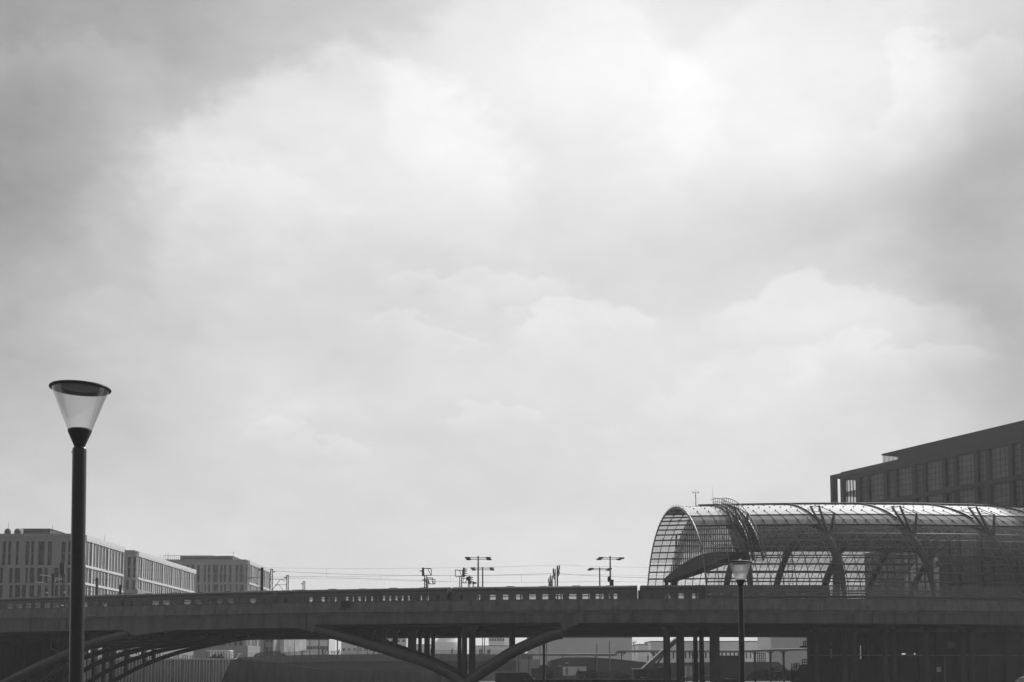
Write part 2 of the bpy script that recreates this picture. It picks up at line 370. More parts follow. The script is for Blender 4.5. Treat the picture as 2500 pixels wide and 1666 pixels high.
row([(900, 1554), (960, 1575), (1040, 1606), (1120, 1655)], 36, .45, [(1061, 9)])
for (px, wd, o) in [(1122, 10, 16), (1134, 13, 3.5), (1153, 16, 4.5), (1250.5, 15, 6)]:
    y = Yf(FX(px))+o; x = PX(px, y); hw = wd*y/FPX/2; zb = -1.0 if px < 1200 else PZ(1590, y)
    m = MB(); m.tube([(x, y, zb), (x, y, ZS-.33)], hw, 16)
    if px != 1134: m.prism([(x-hw-.45, y-.6, ZS-.34), (x+hw+.45, y-.6, ZS-.34), (x+hw*.98, y-.6, ZS-.9), (x-hw*.98, y-.6, ZS-.9)], (0, 1.2, 0))
    m.build('pier', CONC_D, via)
for (px, wd, o) in [(1628, 17, 5), (1661, 20, 6), (1698, 11, 26), (1713, 12, 20), (1745, 25, 4)]:
    y = Yf(FX(px))+o; x = PX(px, y, 1600); hw = wd*y/FPX/2
    m = MB(); m.tube([(x, y, -1), (x, y, ZS-.33)], [hw*1.03, hw*.97], 16)
    m.tube([(x, y, ZS-.9), (x, y, ZS-.34)], [hw, hw+.35], 16, cap=False); m.build('pier', CONC_D, via)
for px in (60, 110, -60, 150):
    y = Yf(FX(px))+24; x = PX(px, y); m = MB(); m.tube([(x, y, -1), (x, y, ZS-.33)], .5, 12); m.build('pier', CONC_D, via)
m = MB(); yv = Yf(FX(1137))+.9; p = P(1137, 1672, yv); m.lathe((p.x, yv, -1), [(1.9, 0), (1.9, .5), (1.2, 1.0), (.9, 1.3)], 20); m.build('footing', CONC, via)

# ------------------------------------------------------------------ the train
RAIL = EYE+8.0
tr_m = MB()
for o in (5.3, 6.74, 10, 11.44, 17, 18.44): sweep(tr_m, XS, [(o, 9.583), (o+.07, 9.583), (o+.07, RAIL-.02), (o, RAIL-.02)])
tr_m.build('rail', STEEL, via)
CL = 26.2
def coach():
    t = thing('railway_coach', '', 'railway coach', group='coaches of the train on the viaduct')
    H = CL/2; W = 1.41
    wins = [(-H+3.0+1.9*i+.2, -H+3.0+1.9*i+.2+1.22) for i in range(11)]
    b = MB()
    for s in (-1, 1):
        y0, y1 = (-W, -W+.08) if s < 0 else (W-.08, W)
        b.box(-H, H, y0, y1, .95, 2.08); b.box(-H, H, y0, y1, 2.96, 3.35)
        e = [-H]+[q for w_ in wins for q in w_]+[H]
        for i in range(0, len(e), 2): b.box(e[i], e[i+1], y0, y1, 2.081, 2.959)
        b.box(-H, H, (-W-.012 if s < 0 else W), (-W if s < 0 else W+.012), 3.2, 3.27)
        b.box(-H, H, (-W-.012 if s < 0 else W), (-W if s < 0 else W+.012), 1.78, 1.84)
    b.box(-H, -H+.08, -W+.081, W-.081, .95, 3.35); b.box(H-.08, H, -W+.081, W-.081, .95, 3.35)
    b.build('body', TRAINB, t, True)
    fl = MB(); fl.box(-H+.1, H-.1, -W+.1, W-.1, .96, 1.05); fl.build('floor', SEATM, t, True)
    r = MB(); sec = []
    for k in range(13):
        a = math.pi*k/12; sec.append((-W*math.cos(a), 3.35+.68*math.sin(a)**.75))
    vs = [(x, y, z) for x in (-H+.02, H-.02) for y, z in sec]; n = 13
    r.add(vs, [(i, i+1, i+1+n, i+n) for i in range(n-1)]+[tuple(range(n)), tuple(range(n, 2*n))])
    for k in range(5): r.box(-H+3+k*4.7, -H+4.1+k*4.7, -.45, .45, 4.0, 4.05+.03*(k % 2))
    r.build('roof', TRAINR, t, True)
    for s in (-1, 1):
        for a, c in wins:
            g_ = MB(); yy = s*(W-.05); g_.box(a+.02, c-.02, yy-.01, yy+.01, 2.10, 2.94); g_.build('window', CGLASS, t, True)
    fr = MB()
    for s in (-1, 1):
        yy = s*(W-.04)
        for a, c in wins: fr.box(a, c, yy-.03, yy+.03, 2.62, 2.66)
    fr.build('window_bars', STEEL_D, t, True)
    st = MB()
    for i, (a, c) in enumerate(wins):
        for s in (-1, 1):
            st.box(a-.35, a-.2, s*.35, s*1.28, 1.05, 2.30+.05*((i*7+s) % 3)); st.box(a-.2, a+.25, s*.35, s*1.28, 1.05, 1.5)
            if (i+(s > 0)) % 3 == 0: st.box(c-.32, c-.22, s*.3, s*1.3, 1.05, 2.95)
        st.box(a-.4, c+.3, .95, 1.28, 2.72, 2.78)
    st.build('seats', SEATM, t, True)
    for s in (-1, 1):
        for q in (-1, 1):
            d = MB(); x0 = q*(H-1.4); d.box(x0-.45, x0+.45, s*(W+.014)-.012, s*(W+.014)+.012, 1.0, 3.18)
            dd = d.build('door', TRAINB, t, True)
            g_ = MB(); g_.box(x0-.25, x0+.25, s*(W+.03)-.006, s*(W+.03)+.006, 2.1, 2.85); g_.build('door_window', WINM, dd, True)
    u = MB(); u.box(-H+6, H-6, -1.1, 1.1, .5, .95); u.build('underframe', STEEL_D, t, True)
    for q in (-1, 1):
        bg_ = MB(); x0 = q*(H-4); bg_.box(x0-1.7, x0+1.7, -1.15, 1.15, .45, .9)
        for dx in (-1.25, 1.25):
            for s in (-1, 1): bg_.tube([(x0+dx, s*.72, .46), (x0+dx, s*.85, .46)], .46, 16)
        bg_.build('bogie', STEEL_D, t, True)
        gw = MB(); xe = q*(H+.1); gw.box(min(xe, xe+q*.12), max(xe, xe+q*.12), -.75, .75, 1.1, 3.3); gw.build('gangway', RUB, t, True)
    return t
def step(X, d, o=6.05):
    a = F(X, o); lo, hi = X, X+d*1.5
    for _ in range(40):
        mid = (lo+hi)/2
        if (F(mid, o)-a).length < abs(d): lo = mid
        else: hi = mid
    return lo
OT = 6.05
X1 = 0
for _ in range(10): X1 = P(1560, 1440, F(X1, OT).y).x+slope(X1)*OT
nodes = [X1]
for i in range(4): nodes.insert(0, step(nodes[0], -(CL+.45)))
nodes.append(step(nodes[-1], CL+.45))
proto = coach()
lab = ['dark coach at the left end of the train, partly outside the picture', 'dark coach seen in front of the sunlit-ribbed office buildings', 'coach left of the middle gap under the overhead wires',
       'middle coach standing under the round mast and twin-arm lamps', 'last coach entering the glass station hall']
for i in range(len(nodes)-1):
    a, b = F(nodes[i], OT), F(nodes[i+1], OT); c = proto if i == 0 else copy_tree(proto)
    mid = (a+b)/2; c.location = (mid.x, mid.y, RAIL); c.rotation_euler = (0, 0, math.atan2(b.y-a.y, b.x-a.x))
    c['label'] = lab[i]

# ------------------------------------------------------------------ glass hall
HO, HW, HB, HH = 2.9, 25.0, EYE+9.7, 16.1
def FH(X, o, z=0.0): return F(X-.09*(o-HO), o, z)
def hh(X): return HH*(1+max(0, X-XH0)*.0013)
def H(X, th, off=0.0):
    t = R(th); o = HO+HW*(1-math.cos(t)); z = HB+hh(X)*math.sin(t)
    nx = math.cos(t)/HW; nz = math.sin(t)/HH; L = math.hypot(nx, nz)
    return FH(X, o-off*nx/L, z+off*nz/L)
XH0 = FX(1725, 1440)
for _ in range(6): XH0 = P(1725, 1440, Yf(XH0)+HO).x
XH0 += slope(XH0)*HO+.05; XH1 = 97.0
RS = 1.83; ribs = [XH0+i*RS for i in range(int((XH1-XH0)/RS)+1)]; XH1 = ribs[-1]
hall = thing('station_hall', 'barrel-vaulted glass railway station hall with open arched end and bright roof', 'station hall', F(XH0, HO, 9.6))
def skin(name, m, t0, t1, nt_, th=.05, x0=None, x1=None):
    mb = MB(); ths = [t0+(t1-t0)*i/nt_ for i in range(nt_+1)]; R_ = [x for x in ribs if (x0 is None or x >= x0-.01) and (x1 is None or x <= x1+.01)]
    for off in ((0, -th) if th else (0,)):
        vs = [H(X, t, off) for X in R_ for t in ths]; n = len(ths)
        mb.add(vs, [(i*n+k, i*n+k+1, (i+1)*n+k+1, (i+1)*n+k) for i in range(len(R_)-1) for k in range(n-1)])
    return mb.build(name, m, hall)
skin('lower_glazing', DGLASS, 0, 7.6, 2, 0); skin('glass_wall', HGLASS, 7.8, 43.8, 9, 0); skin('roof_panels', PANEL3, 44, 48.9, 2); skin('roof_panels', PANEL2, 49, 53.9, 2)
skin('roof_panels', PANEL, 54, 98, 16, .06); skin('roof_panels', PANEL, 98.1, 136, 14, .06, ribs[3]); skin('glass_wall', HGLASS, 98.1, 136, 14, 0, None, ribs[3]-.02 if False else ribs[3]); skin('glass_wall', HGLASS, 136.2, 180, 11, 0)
sk = MB()
for o0, o1 in ((HO-.03, HO+.03), (HO+2*HW-.03, HO+2*HW+.03)): sweep(sk, ribs, [(o0, 9.62), (o1, 9.62), (o1, HB-.01), (o0, HB-.01)])
sk.build('base_panels', DGLASS, hall)
for X in ribs:                                   # rafters following the vault
    mb = MB(); mb.tube([H(X, t, -.16) for t in range(0, 181, 5)], .065, 5, cap=False); 
    for t in range(48, 134, 6): q = H(X, t, .05); mb.box(q.x-.09, q.x+.09, q.y-.09, q.y+.09, q.z-.03, q.z+.10)
    mb.build('rafter', STEEL, hall)
    mb = MB(); mb.tube([H(X, t, .03) for t in (44, 47, 50, 54, 57, 60)], .03, 5); mb.build('glazing_cap', RUB, hall)
for t in list(np.arange(4.9, 43, 4.7))+[44, 54]+list(np.arange(60, 92, 10))+list(np.arange(98, 134, 4.7))+[136]+list(np.arange(140.7, 180, 4.7)):
    mb = MB(); rr = .14 if t in (44, 54, 136) else (.10 if t < 92 else .13)
    mb.tube([H(X, float(t), -.02 if t in (44, 54) else -.2) for X in ribs], rr, 5, cap=True); mb.build('purlin', RUB if t in (44, 54) else STEEL, hall)
for t0 in (2, 178):                               # foot beams
    mb = MB(); mb.tube([H(X, t0, -.1) for X in ribs], .2, 6); mb.build('foot_beam', STEEL, hall)
mb = MB()                                         # thin cross bracing in the glazed panels
for i in range(len(ribs)-1):
    for side in (0, 1):
        for k in range(0, 8):
            ta, tb = 0.2+4.7*k, 4.9+4.7*k
            if side: ta, tb = 180-ta, 180-tb
            mb.tube([H(ribs[i], ta, -.1), H(ribs[i+1], tb, -.1)], .011, 3, cap=False); mb.tube([H(ribs[i+1], ta, -.1), H(ribs[i], tb, -.1)], .011, 3, cap=False)
mb.build('bracing', STEEL_D, hall)
sp_ = [XH0+6.3+13.3*i for i in range(6)]
for j, X in enumerate(sp_):                        # main arches: thick lower arms, thin outer chord over the roof, short masts with cables
    mb = MB(); ths = list(range(0, 181, 4)); mb.tube([H(X, t, -.5) for t in ths], [.30+.30*math.exp(-((min(t, 180-t)-26)/17)**2) if min(t, 180-t) < 60 else .2 for t in ths], 8)
    mb.build('arch', STEEL_D, hall)
    mb = MB(); mb.tube([H(X, t, .14) for t in range(50, 131, 4)], .15, 6); mb.build('outer_chord', STEEL_D, hall)
    for sd_, b0t in ((1, 42), (-1, 138)):
        c = MB(); prev = None
        for (dt, off, dx) in ((9, 1.7, -1.0), (9, 1.75, .35), (3, 1.7, 1.7)):
            tip = H(X+dx, b0t+sd_*dt, off); c.tube([H(X+dx*.25, b0t-sd_*5, -.3), tip], [.26, .15], 7)
            for tt2 in (b0t+sd_*17, b0t-sd_*14): c.tube([tip, H(X+dx*.3, tt2, .0)], .04, 4, cap=False)
            if prev is not None: c.tube([prev, tip], .055, 5, cap=False)
            prev = tip
        c.build('mast', STEEL_D, hall)
# ridge rail
mb = MB(); mb.tube([H(X, 76, .22) for X in ribs[2:]], .16, 6); mb.tube([H(X, 100, .22) for X in ribs[2:]], .12, 6); mb.build('ridge_rail', STEEL_D, hall)
# edge arch
mb = MB(); mb.tube([H(XH0, t, .0) for t in range(0, 181, 3)], .13, 6); mb.build('edge_arch', STEEL, hall)
mb = MB()
for X in (XH0+.02,):
    for t in range(62, 118, 3): mb.bar(H(X, t, .05), H(X, t, .45), .05)
mb.build('edge_spikes', STEEL_D, hall)
# inside: horizontal end beam carrying a hanging glass screen
bm_ = MB(); zb = EYE+16.0; N = 16; pts = []
def endp(i):
    s = i/N; o = HO+1.6+(2*HW-3.4)*s; X = XH0+4.6+.2*s+.9*math.sin(math.pi*s)
    return X, o
vs = []
for i in range(N+1):
    X, o = endp(i); s = i/N; hgt = .55+1.7*math.sin(math.pi*s)
    for dx, dz in ((-.9, 0), (1.3, -.15), (1.3, hgt), (-.9, hgt)): vs.append(FH(X+dx, o, zb+dz))
bm_.add(vs, [(a*4+k, a*4+(k+1) % 4, (a+1)*4+(k+1) % 4, (a+1)*4+k) for a in range(N) for k in range(4)]+[(0, 1, 2, 3), (N*4, N*4+1, N*4+2, N*4+3)])
bm_.build('end_beam', RUB, hall)
def vt(o):
    c = 1-(o-HO)/HW; return HB+hh(XH0+5)*math.sqrt(max(0, 1-c*c))
gs = MB(); vs = []
for i in range(N*2+1):
    s = i/(N*2); X, o = endp(s*N); hgt = .55+1.7*math.sin(math.pi*s); lo = zb+hgt; hi = max(vt(o)-.3, lo+.05)
    vs += [FH(X, o, lo), FH(X, o, hi)]; mu = MB(); mu.bar(FH(X, o, lo), FH(X, o, hi), .12, .16); mu.build('mullion', STEEL_D, hall)
    mu = MB(); mu.bar(FH(X-.8, o, lo), FH(X-.8, o, lo+1.1), .05); mu.build('baluster', STEEL_D, hall)
gs.add(vs, [(2*i, 2*i+1, 2*i+3, 2*i+2) for i in range(N*2)])
gs.build('end_screen', HGLASS, hall)
mb = MB(); X, o = endp(N); mb.tube([FH(X-.4, o-.6, 9.6), FH(X-.4, o-.6, zb)], .35, 8); mb.build('column', STEEL_D, hall)
# platforms and things inside
mb = MB()
for o0, o1 in ((13, 15.5), (20.5, 26), (31, 36), (41, 46)): sweep(mb, [x for x in XS if x > XH0-25], [(o0, 9.583), (o1, 9.583), (o1, 10.45), (o0, 10.45)])
mb.build('platform', CONC, hall)
# access stair with rails climbing over the roof
mb = MB(); XL = XH0+6.9
for dx in (0, 1.5):
    for off in (1.25, .7): mb.tube([H(XL+dx, t, off) for t in range(20, 82, 3)], .045 if off < 1 else .06, 5)
    for t in np.arange(20, 81, 2.6): mb.bar(H(XL+dx, t, .15), H(XL+dx, t, 1.25), .06)
    mb.tube([H(XL+dx, t, .3) for t in range(20, 82, 3)], .16, 6)
for t in np.arange(20, 81, 1.1): mb.bar(H(XL, t, .3), H(XL+1.5, t, .3), .22, .06)
mb.build('roof_stair', STEEL_D, hall)
for i in range(2):
    mb = MB(); q = F(XL+5+2.5*i, HO+.35, 0)
    for dx in (-.3, .3): mb.bar((q.x+dx, q.y, 11), (q.x+dx, q.y+.5, 19), .06)
    for k in range(26): mb.bar((q.x-.3, q.y+.5*k/26, 11+8*k/26), (q.x+.3, q.y+.5*k/26, 11+8*k/26), .04)
    mb.build('ladder', STEEL_D, hall)
    break
q = H(XH0+3.5, 78, 0); m = MB(); m.tube([q, q+Vector((0, 0, 2.25))], [.07, .05], 6); m.bar(q+Vector((-.45, 0, 2.2)), q+Vector((.45, 0, 2.2)), .05)
for dx in (-.42, .42): m.tube([q+Vector((dx, 0, 2.12)), q+Vector((dx, 0, 2.36))], .07, 6)
m.bar(q+Vector((-.12, 0, 1.7)), q+Vector((.05, 0, 1.7)), .12); m.tube([q+Vector((0, 0, 2.2)), q+Vector((0, 0, 2.8))], .015, 4)
tag(m.build('weather_mast', STEEL_D), 'thin weather mast with crossbar standing on the hall roof near its open end', 'mast')
q = H(XL-.1, 80, 0); m = MB(); m.tube([q, q+Vector((0, 0, 3.1))], [.03, .015], 5); m.bar(q+Vector((-.35, 0, 1.1)), q+Vector((.1, 0, 1.1)), .06)
tag(m.build('antenna_rod', STEEL_D), 'bare needle rod beside the top of the roof stair', 'antenna')

# ------------------------------------------------------------------ office slab over the station
HO1 = EYE+42.0; HO2 = EYE+44.0
Yb = depth(1154, HO1); B0 = Vector((P(2056, 1154, Yb).x, Yb)); Ya = depth(1053, HO1); A0 = Vector((P(2500, 1053, Ya).x, Ya))
du = (A0-B0); LL = du.length; du.normalize(); dn = Vector((-du.y*-1, -du.x)) 
dn = Vector((du.y, -du.x)) if du.y*(-1)+0 > 0 else Vector((-du.y, du.x))
dn = Vector((du.y, -du.x))
if dn.x > 0: dn = -dn
o3 = (B0.x, B0.y, 0)
ob = thing('office_building', 'tall dark office slab with large gridded windows rising behind the hall roof', 'office building', (B0.x, B0.y, 9.6))
ZL = EYE+25.5; DEP = 19.0; END = LL+46
fr0 = 5.2                                        # open end bay before the solid part
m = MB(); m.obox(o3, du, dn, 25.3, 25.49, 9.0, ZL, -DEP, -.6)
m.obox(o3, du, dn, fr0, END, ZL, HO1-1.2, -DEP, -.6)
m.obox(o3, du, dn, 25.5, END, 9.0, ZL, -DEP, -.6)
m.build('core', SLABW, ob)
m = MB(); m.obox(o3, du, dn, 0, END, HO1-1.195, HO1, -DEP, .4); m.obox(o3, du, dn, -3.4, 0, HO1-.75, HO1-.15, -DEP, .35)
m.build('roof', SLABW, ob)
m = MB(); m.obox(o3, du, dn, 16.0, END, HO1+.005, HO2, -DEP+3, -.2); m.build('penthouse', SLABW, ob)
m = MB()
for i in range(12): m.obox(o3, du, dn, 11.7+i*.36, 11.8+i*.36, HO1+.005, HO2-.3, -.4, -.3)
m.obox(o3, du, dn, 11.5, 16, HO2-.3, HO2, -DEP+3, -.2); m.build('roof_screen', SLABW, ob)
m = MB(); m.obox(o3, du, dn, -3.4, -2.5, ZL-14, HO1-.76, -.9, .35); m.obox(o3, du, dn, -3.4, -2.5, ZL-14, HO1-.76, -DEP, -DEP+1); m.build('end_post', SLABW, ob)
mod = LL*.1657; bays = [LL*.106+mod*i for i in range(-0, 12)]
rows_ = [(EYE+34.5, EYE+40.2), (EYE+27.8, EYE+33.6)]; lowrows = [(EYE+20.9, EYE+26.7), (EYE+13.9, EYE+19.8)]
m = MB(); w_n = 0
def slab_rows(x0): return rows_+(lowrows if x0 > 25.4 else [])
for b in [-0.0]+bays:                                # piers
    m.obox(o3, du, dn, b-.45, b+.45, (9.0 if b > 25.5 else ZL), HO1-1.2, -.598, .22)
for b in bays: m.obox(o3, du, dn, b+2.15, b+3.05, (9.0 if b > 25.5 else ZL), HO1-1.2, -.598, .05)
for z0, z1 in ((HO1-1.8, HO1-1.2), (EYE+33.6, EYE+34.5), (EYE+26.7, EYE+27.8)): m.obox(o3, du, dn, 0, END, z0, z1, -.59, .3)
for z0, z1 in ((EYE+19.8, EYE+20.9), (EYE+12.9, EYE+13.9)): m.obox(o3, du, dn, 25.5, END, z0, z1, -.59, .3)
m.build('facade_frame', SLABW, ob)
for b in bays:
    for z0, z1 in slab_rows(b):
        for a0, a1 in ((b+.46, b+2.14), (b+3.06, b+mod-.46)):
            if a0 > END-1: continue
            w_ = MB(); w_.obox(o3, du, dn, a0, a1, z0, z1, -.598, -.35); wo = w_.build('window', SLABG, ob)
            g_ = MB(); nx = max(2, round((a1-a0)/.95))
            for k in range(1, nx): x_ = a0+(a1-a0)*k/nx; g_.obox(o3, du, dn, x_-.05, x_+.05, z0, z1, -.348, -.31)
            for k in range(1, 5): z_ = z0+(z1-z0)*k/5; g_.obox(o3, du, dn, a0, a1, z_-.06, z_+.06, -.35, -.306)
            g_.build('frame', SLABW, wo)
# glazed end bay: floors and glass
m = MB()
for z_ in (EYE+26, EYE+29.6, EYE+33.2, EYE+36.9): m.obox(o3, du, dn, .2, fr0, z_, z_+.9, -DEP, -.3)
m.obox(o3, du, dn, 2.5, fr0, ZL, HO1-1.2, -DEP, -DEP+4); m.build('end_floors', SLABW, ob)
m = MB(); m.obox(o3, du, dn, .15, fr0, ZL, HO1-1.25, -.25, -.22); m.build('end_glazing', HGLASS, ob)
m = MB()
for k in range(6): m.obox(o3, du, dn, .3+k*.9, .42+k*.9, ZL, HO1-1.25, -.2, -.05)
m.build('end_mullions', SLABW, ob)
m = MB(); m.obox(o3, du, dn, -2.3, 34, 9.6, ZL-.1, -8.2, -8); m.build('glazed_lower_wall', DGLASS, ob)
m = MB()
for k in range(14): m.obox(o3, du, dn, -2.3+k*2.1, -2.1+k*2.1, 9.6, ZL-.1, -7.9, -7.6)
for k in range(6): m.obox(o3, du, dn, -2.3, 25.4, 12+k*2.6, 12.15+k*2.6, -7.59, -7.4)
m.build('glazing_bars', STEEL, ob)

# ------------------------------------------------------------------ station base under the deck (dark, right)
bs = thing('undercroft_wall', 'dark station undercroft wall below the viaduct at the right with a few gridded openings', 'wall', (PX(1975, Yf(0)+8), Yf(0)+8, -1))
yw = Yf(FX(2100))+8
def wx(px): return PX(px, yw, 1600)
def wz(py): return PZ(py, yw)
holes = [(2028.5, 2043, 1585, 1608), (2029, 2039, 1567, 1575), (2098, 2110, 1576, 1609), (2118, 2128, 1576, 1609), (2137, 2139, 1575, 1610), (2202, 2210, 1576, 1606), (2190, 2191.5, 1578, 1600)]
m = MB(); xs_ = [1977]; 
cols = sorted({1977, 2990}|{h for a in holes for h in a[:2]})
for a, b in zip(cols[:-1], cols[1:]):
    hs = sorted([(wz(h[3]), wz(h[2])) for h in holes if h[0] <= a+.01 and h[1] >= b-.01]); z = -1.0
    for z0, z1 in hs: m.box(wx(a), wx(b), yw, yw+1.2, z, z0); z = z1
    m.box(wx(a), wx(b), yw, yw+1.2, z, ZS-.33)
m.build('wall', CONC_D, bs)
for k in range(14):
    q = 1990+k*42; m = MB(); m.box(wx(q), wx(q)+.5, yw-.25, yw-.002, -1, ZS-1.0); m.build('pilaster', CONC_D, bs)
for z_ in (3.9, ZS-1.0): m = MB(); m.box(wx(1977), wx(2900), yw-.32, yw-.26 if z_ < 5 else yw-.002, z_, z_+(.16 if z_ < 5 else .6)); m.build('ledge', CONC, bs)
for (a, b, t0, t1) in holes:
    if b-a < 5: continue
    f_ = MB(); n_ = 2 if b-a > 9 else 1
    for k in range(1, n_+1): x_ = wx(a+(b-a)*k/(n_+1)); f_.box(x_-.05, x_+.05, yw+.5, yw+.6, wz(t1), wz(t0))
    for k in range(1, 4): z_ = wz(t0)+(wz(t1)-wz(t0))*k/4; f_.box(wx(a), wx(b), yw+.61, yw+.7, z_-.04, z_+.04)
    fo = f_.build('window', STEEL_D, bs); g_ = MB(); g_.add([(wx(a), yw+.8, wz(t1)), (wx(b), yw+.8, wz(t1)), (wx(b), yw+.8, wz(t0)), (wx(a), yw+.8, wz(t0))], [(0, 1, 2, 3)]); g_.build('pane', HGLASS, fo)
for px_ in (1992, 2062, 2085, 2160, 2182, 2262, 2350, 2372, 2460):
    yy = Yf(FX(px_))+3.5; x = PX(px_, yy, 1600); q = MB(); q.tube([(x, yy, -1), (x, yy, ZS-.34)], [.42, .38], 14); q.tube([(x, yy, ZS-1.0), (x, yy, ZS-.35)], [.4, .75], 14, cap=False); q.build('column', CONC_D, bs)
# ragged left edge of the undercroft: stair landings with railings
for n_, (x0, x1, y0, y1, lb) in enumerate([(1954, 1977, 1567, 1582, 'upper small landing with barred railing at the dark undercroft edge'), (1950, 1981, 1611, 1628, 'lower wider landing with barred railing at the dark undercroft edge')]):
    m = thing('landing', lb, 'landing', (wx(x0), yw-1, wz(y1)), group='railed landings')
    q = MB(); q.box(wx(x0-1), wx(x1), yw-2.0, yw-.01, wz(y1), wz(y1)+.25); 
    if n_ == 1: q.prism([(wx(1951), yw-1.9, wz(1628)-.01), (wx(1981), yw-1.9, wz(1628)-.01), (wx(1981), yw-1.9, -1), (wx(1925), yw-1.9, -1), (wx(1940), yw-1.9, wz(1645))], (0, 1.8, 0))
    q.build('slab', CONC_D, m)
    q = MB()
    for k in range(6): x_ = wx(x0)+(wx(x1)-wx(x0))*k/5; q.box(x_-.06, x_+.06, yw-1.95, yw-1.85, wz(y1)+.25, wz(y0))
    for k in range(3): z_ = wz(y1)+.25+(wz(y0)-wz(y1)-.25)*k/2; q.box(wx(x0), wx(x1), yw-2.06, yw-1.96, z_-.06, z_+.06)
    q.build('railing', STEEL_D, m)
m = MB(); m.tube([(wx(1970), yw-1.2, -1), (wx(1970), yw-1.2, ZS-.4)], .28, 10); tag(m.build('column', CONC_D), 'slim round column beside the railed landings', 'column')
for px_, wpx, lb in ((2206, 9, 'longer lit tube lamp in the dark undercroft'), (2233, 3, 'short lit tube lamp in the dark undercroft')):
    a = P(px_-wpx/2, 1597, yw-1); b = P(px_+wpx/2, 1597, yw-1); m = MB(); m.bar(a, b, .1)
    t = thing('tube_lamp', lb, 'lamp', a, group='tube lamps in the undercroft'); m.build('tube', LIT, t)
    h = MB(); h.bar(a+Vector((-.05, 0, .12)), b+Vector((.05, 0, .12)), .16, .1); h.tube([(a+b)/2+Vector((0, 0, .15)), Vector(((a.x+b.x)/2, a.y, ZS-.33))], .02, 5); h.build('housing', STEEL_D, t)
def signboard(px, py0, py1, wpx, Y, label, zg, m_=PALE2, pole=True):
    c = P(px, (py0+py1)/2, Y); s = Y/FPX; t = thing('sign', label, 'sign', (c.x, Y, zg)); b = MB()
    b.box(c.x-wpx*s/2, c.x+wpx*s/2, Y-.03, Y+.03, PZ(py1, Y), PZ(py0, Y)); b.build('board', m_, t)
    if pole: b = MB(); b.tube([(c.x, Y+.07, zg), (c.x, Y+.07, PZ(py0, Y))], .05, 8); b.build('pole', STEEL_D, t)
signboard(2292, 1629, 1641, 10, 90, 'small grey two-part sign on a pole before the dark undercroft', 0, MATS['stone_facade'])
signboard(2321, 1567, 1583, 17, yw-.6, 'dim square board hanging high on the dark undercroft wall', 6.0, MATS['steel_paint'], False)
m = MB(); p = P(2306, 1600, 95); m.tube([(p.x, 95, 0), (p.x, 95, p.z)], .05, 8); m.tube([(p.x, 95, p.z), (p.x, 95, p.z+.06)], .08, 8)
tag(m.build('pole', STEEL), 'thin bare pole right of the small two-part sign', 'pole')

# ------------------------------------------------------------------ dark parked car (bottom right corner) and van, lorry
def vehicle(name, label, cat, loc, rz, L, Wd, Hh, prof, glassprof, m_=CARP, group=None):
    t = thing(name, label, cat, loc, rz, group); b = MB()
    n = len(prof); secs = []
    for (yy, sc_) in ((-Wd/2, .93), (-Wd/2+.12, 1), (Wd/2-.12, 1), (Wd/2, .93)):
        secs += [(x*L, yy, .28+(z*Hh-.28)*(sc_ if z > .5 else 1)) for x, z in prof]
    fs = [(s*n+k, s*n+(k+1) % n, (s+1)*n+(k+1) % n, (s+1)*n+k) for s in range(3) for k in range(n)]+[tuple(range(n)), tuple(range(3*n, 4*n))]
    b.add(secs, fs, False); b.build('body', m_, t, True)
    for gp in glassprof:
        for s in (-1, 1):
            q = MB(); q.prism([(x*L, s*(Wd/2+.004), z*Hh) for x, z in gp], (0, s*.012, 0)); q.build('window', WINM, t, True)
    for x in (.18, .80):
        for s in (-1, 1):
            wl = MB(); wl.tube([(x*L, s*(Wd/2-.2), .33), (x*L, s*(Wd/2+.02), .33)], .33, 20); wo = wl.build('wheel', RUB, t, True)
            hb = MB(); hb.tube([(x*L, s*(Wd/2+.021), .33), (x*L, s*(Wd/2+.035), .33)], .2, 16); hb.build('rim', PIPE, wo, True)
    for s in (-1, 1):
        l = MB(); l.box(-.01, .03, s*Wd*.38-.14, s*Wd*.38+.14, Hh*.42, Hh*.5); l.build('headlight', PALE, t, True)
        l = MB(); l.box(L-.03, L+.01, s*Wd*.4-.1, s*Wd*.4+.1, Hh*.45, Hh*.58); l.build('tail_light', STEEL, t, True)
    return t
carp = [(0, .2), (0, .45), (.03, .52), (.24, .62), (.34, .92), (.42, .985), (.62, 1.0), (.78, .95), (.93, .66), (1, .6), (1, .22), (.9, .18), (.1, .18)]
cwin = [[(.29, .64), (.37, .90), (.53, .95), (.53, .64)], [(.55, .64), (.55, .95), (.72, .91), (.84, .68)]]
Yc = 66
vehicle('parked_car', 'dark car in the bottom right corner with a glinting rounded roof', 'car', (PX(2452, Yc, 1660), Yc, 0), R(12), 4.4, 1.75, PZ(1650, Yc), carp, cwin)
vanp = [(0, .12), (0, .36), (.03, .46), (.15, .60), (.26, .93), (.30, 1.0), (.98, 1.0), (1, .96), (1, .12), (.1, .10)]
vwin = [[(.17, .60), (.255, .86), (.36, .86), (.36, .58)], [(.66, .62), (.66, .88), (.78, .88), (.78, .62)]]
Yn = 150.5
v_ = vehicle('delivery_van', 'dark delivery van at the foot of the middle arched tubes', 'van', (PX(1321, Yn, 1650), Yn+2.1, -1), R(180), PX(1321, Yn)-PX(1209, Yn), 2.0, PZ(1642.5, Yn)+1, vanp, vwin)
Yl = 262
vehicle('lorry', 'dark lorry parked in front of the pale site cabin', 'lorry', (PX(1404, Yl, 1650), Yl, -1), R(0), PX(1457, Yl)-PX(1404, Yl), 2.2, PZ(1638.5, Yl)+1, [(0, .12), (0, .55), (.06, .95), (.1, 1), (.96, 1.0), (1, .8), (1, .12)], [[(.04, .6), (.08, .9), (.2, .9), (.2, .6)]])

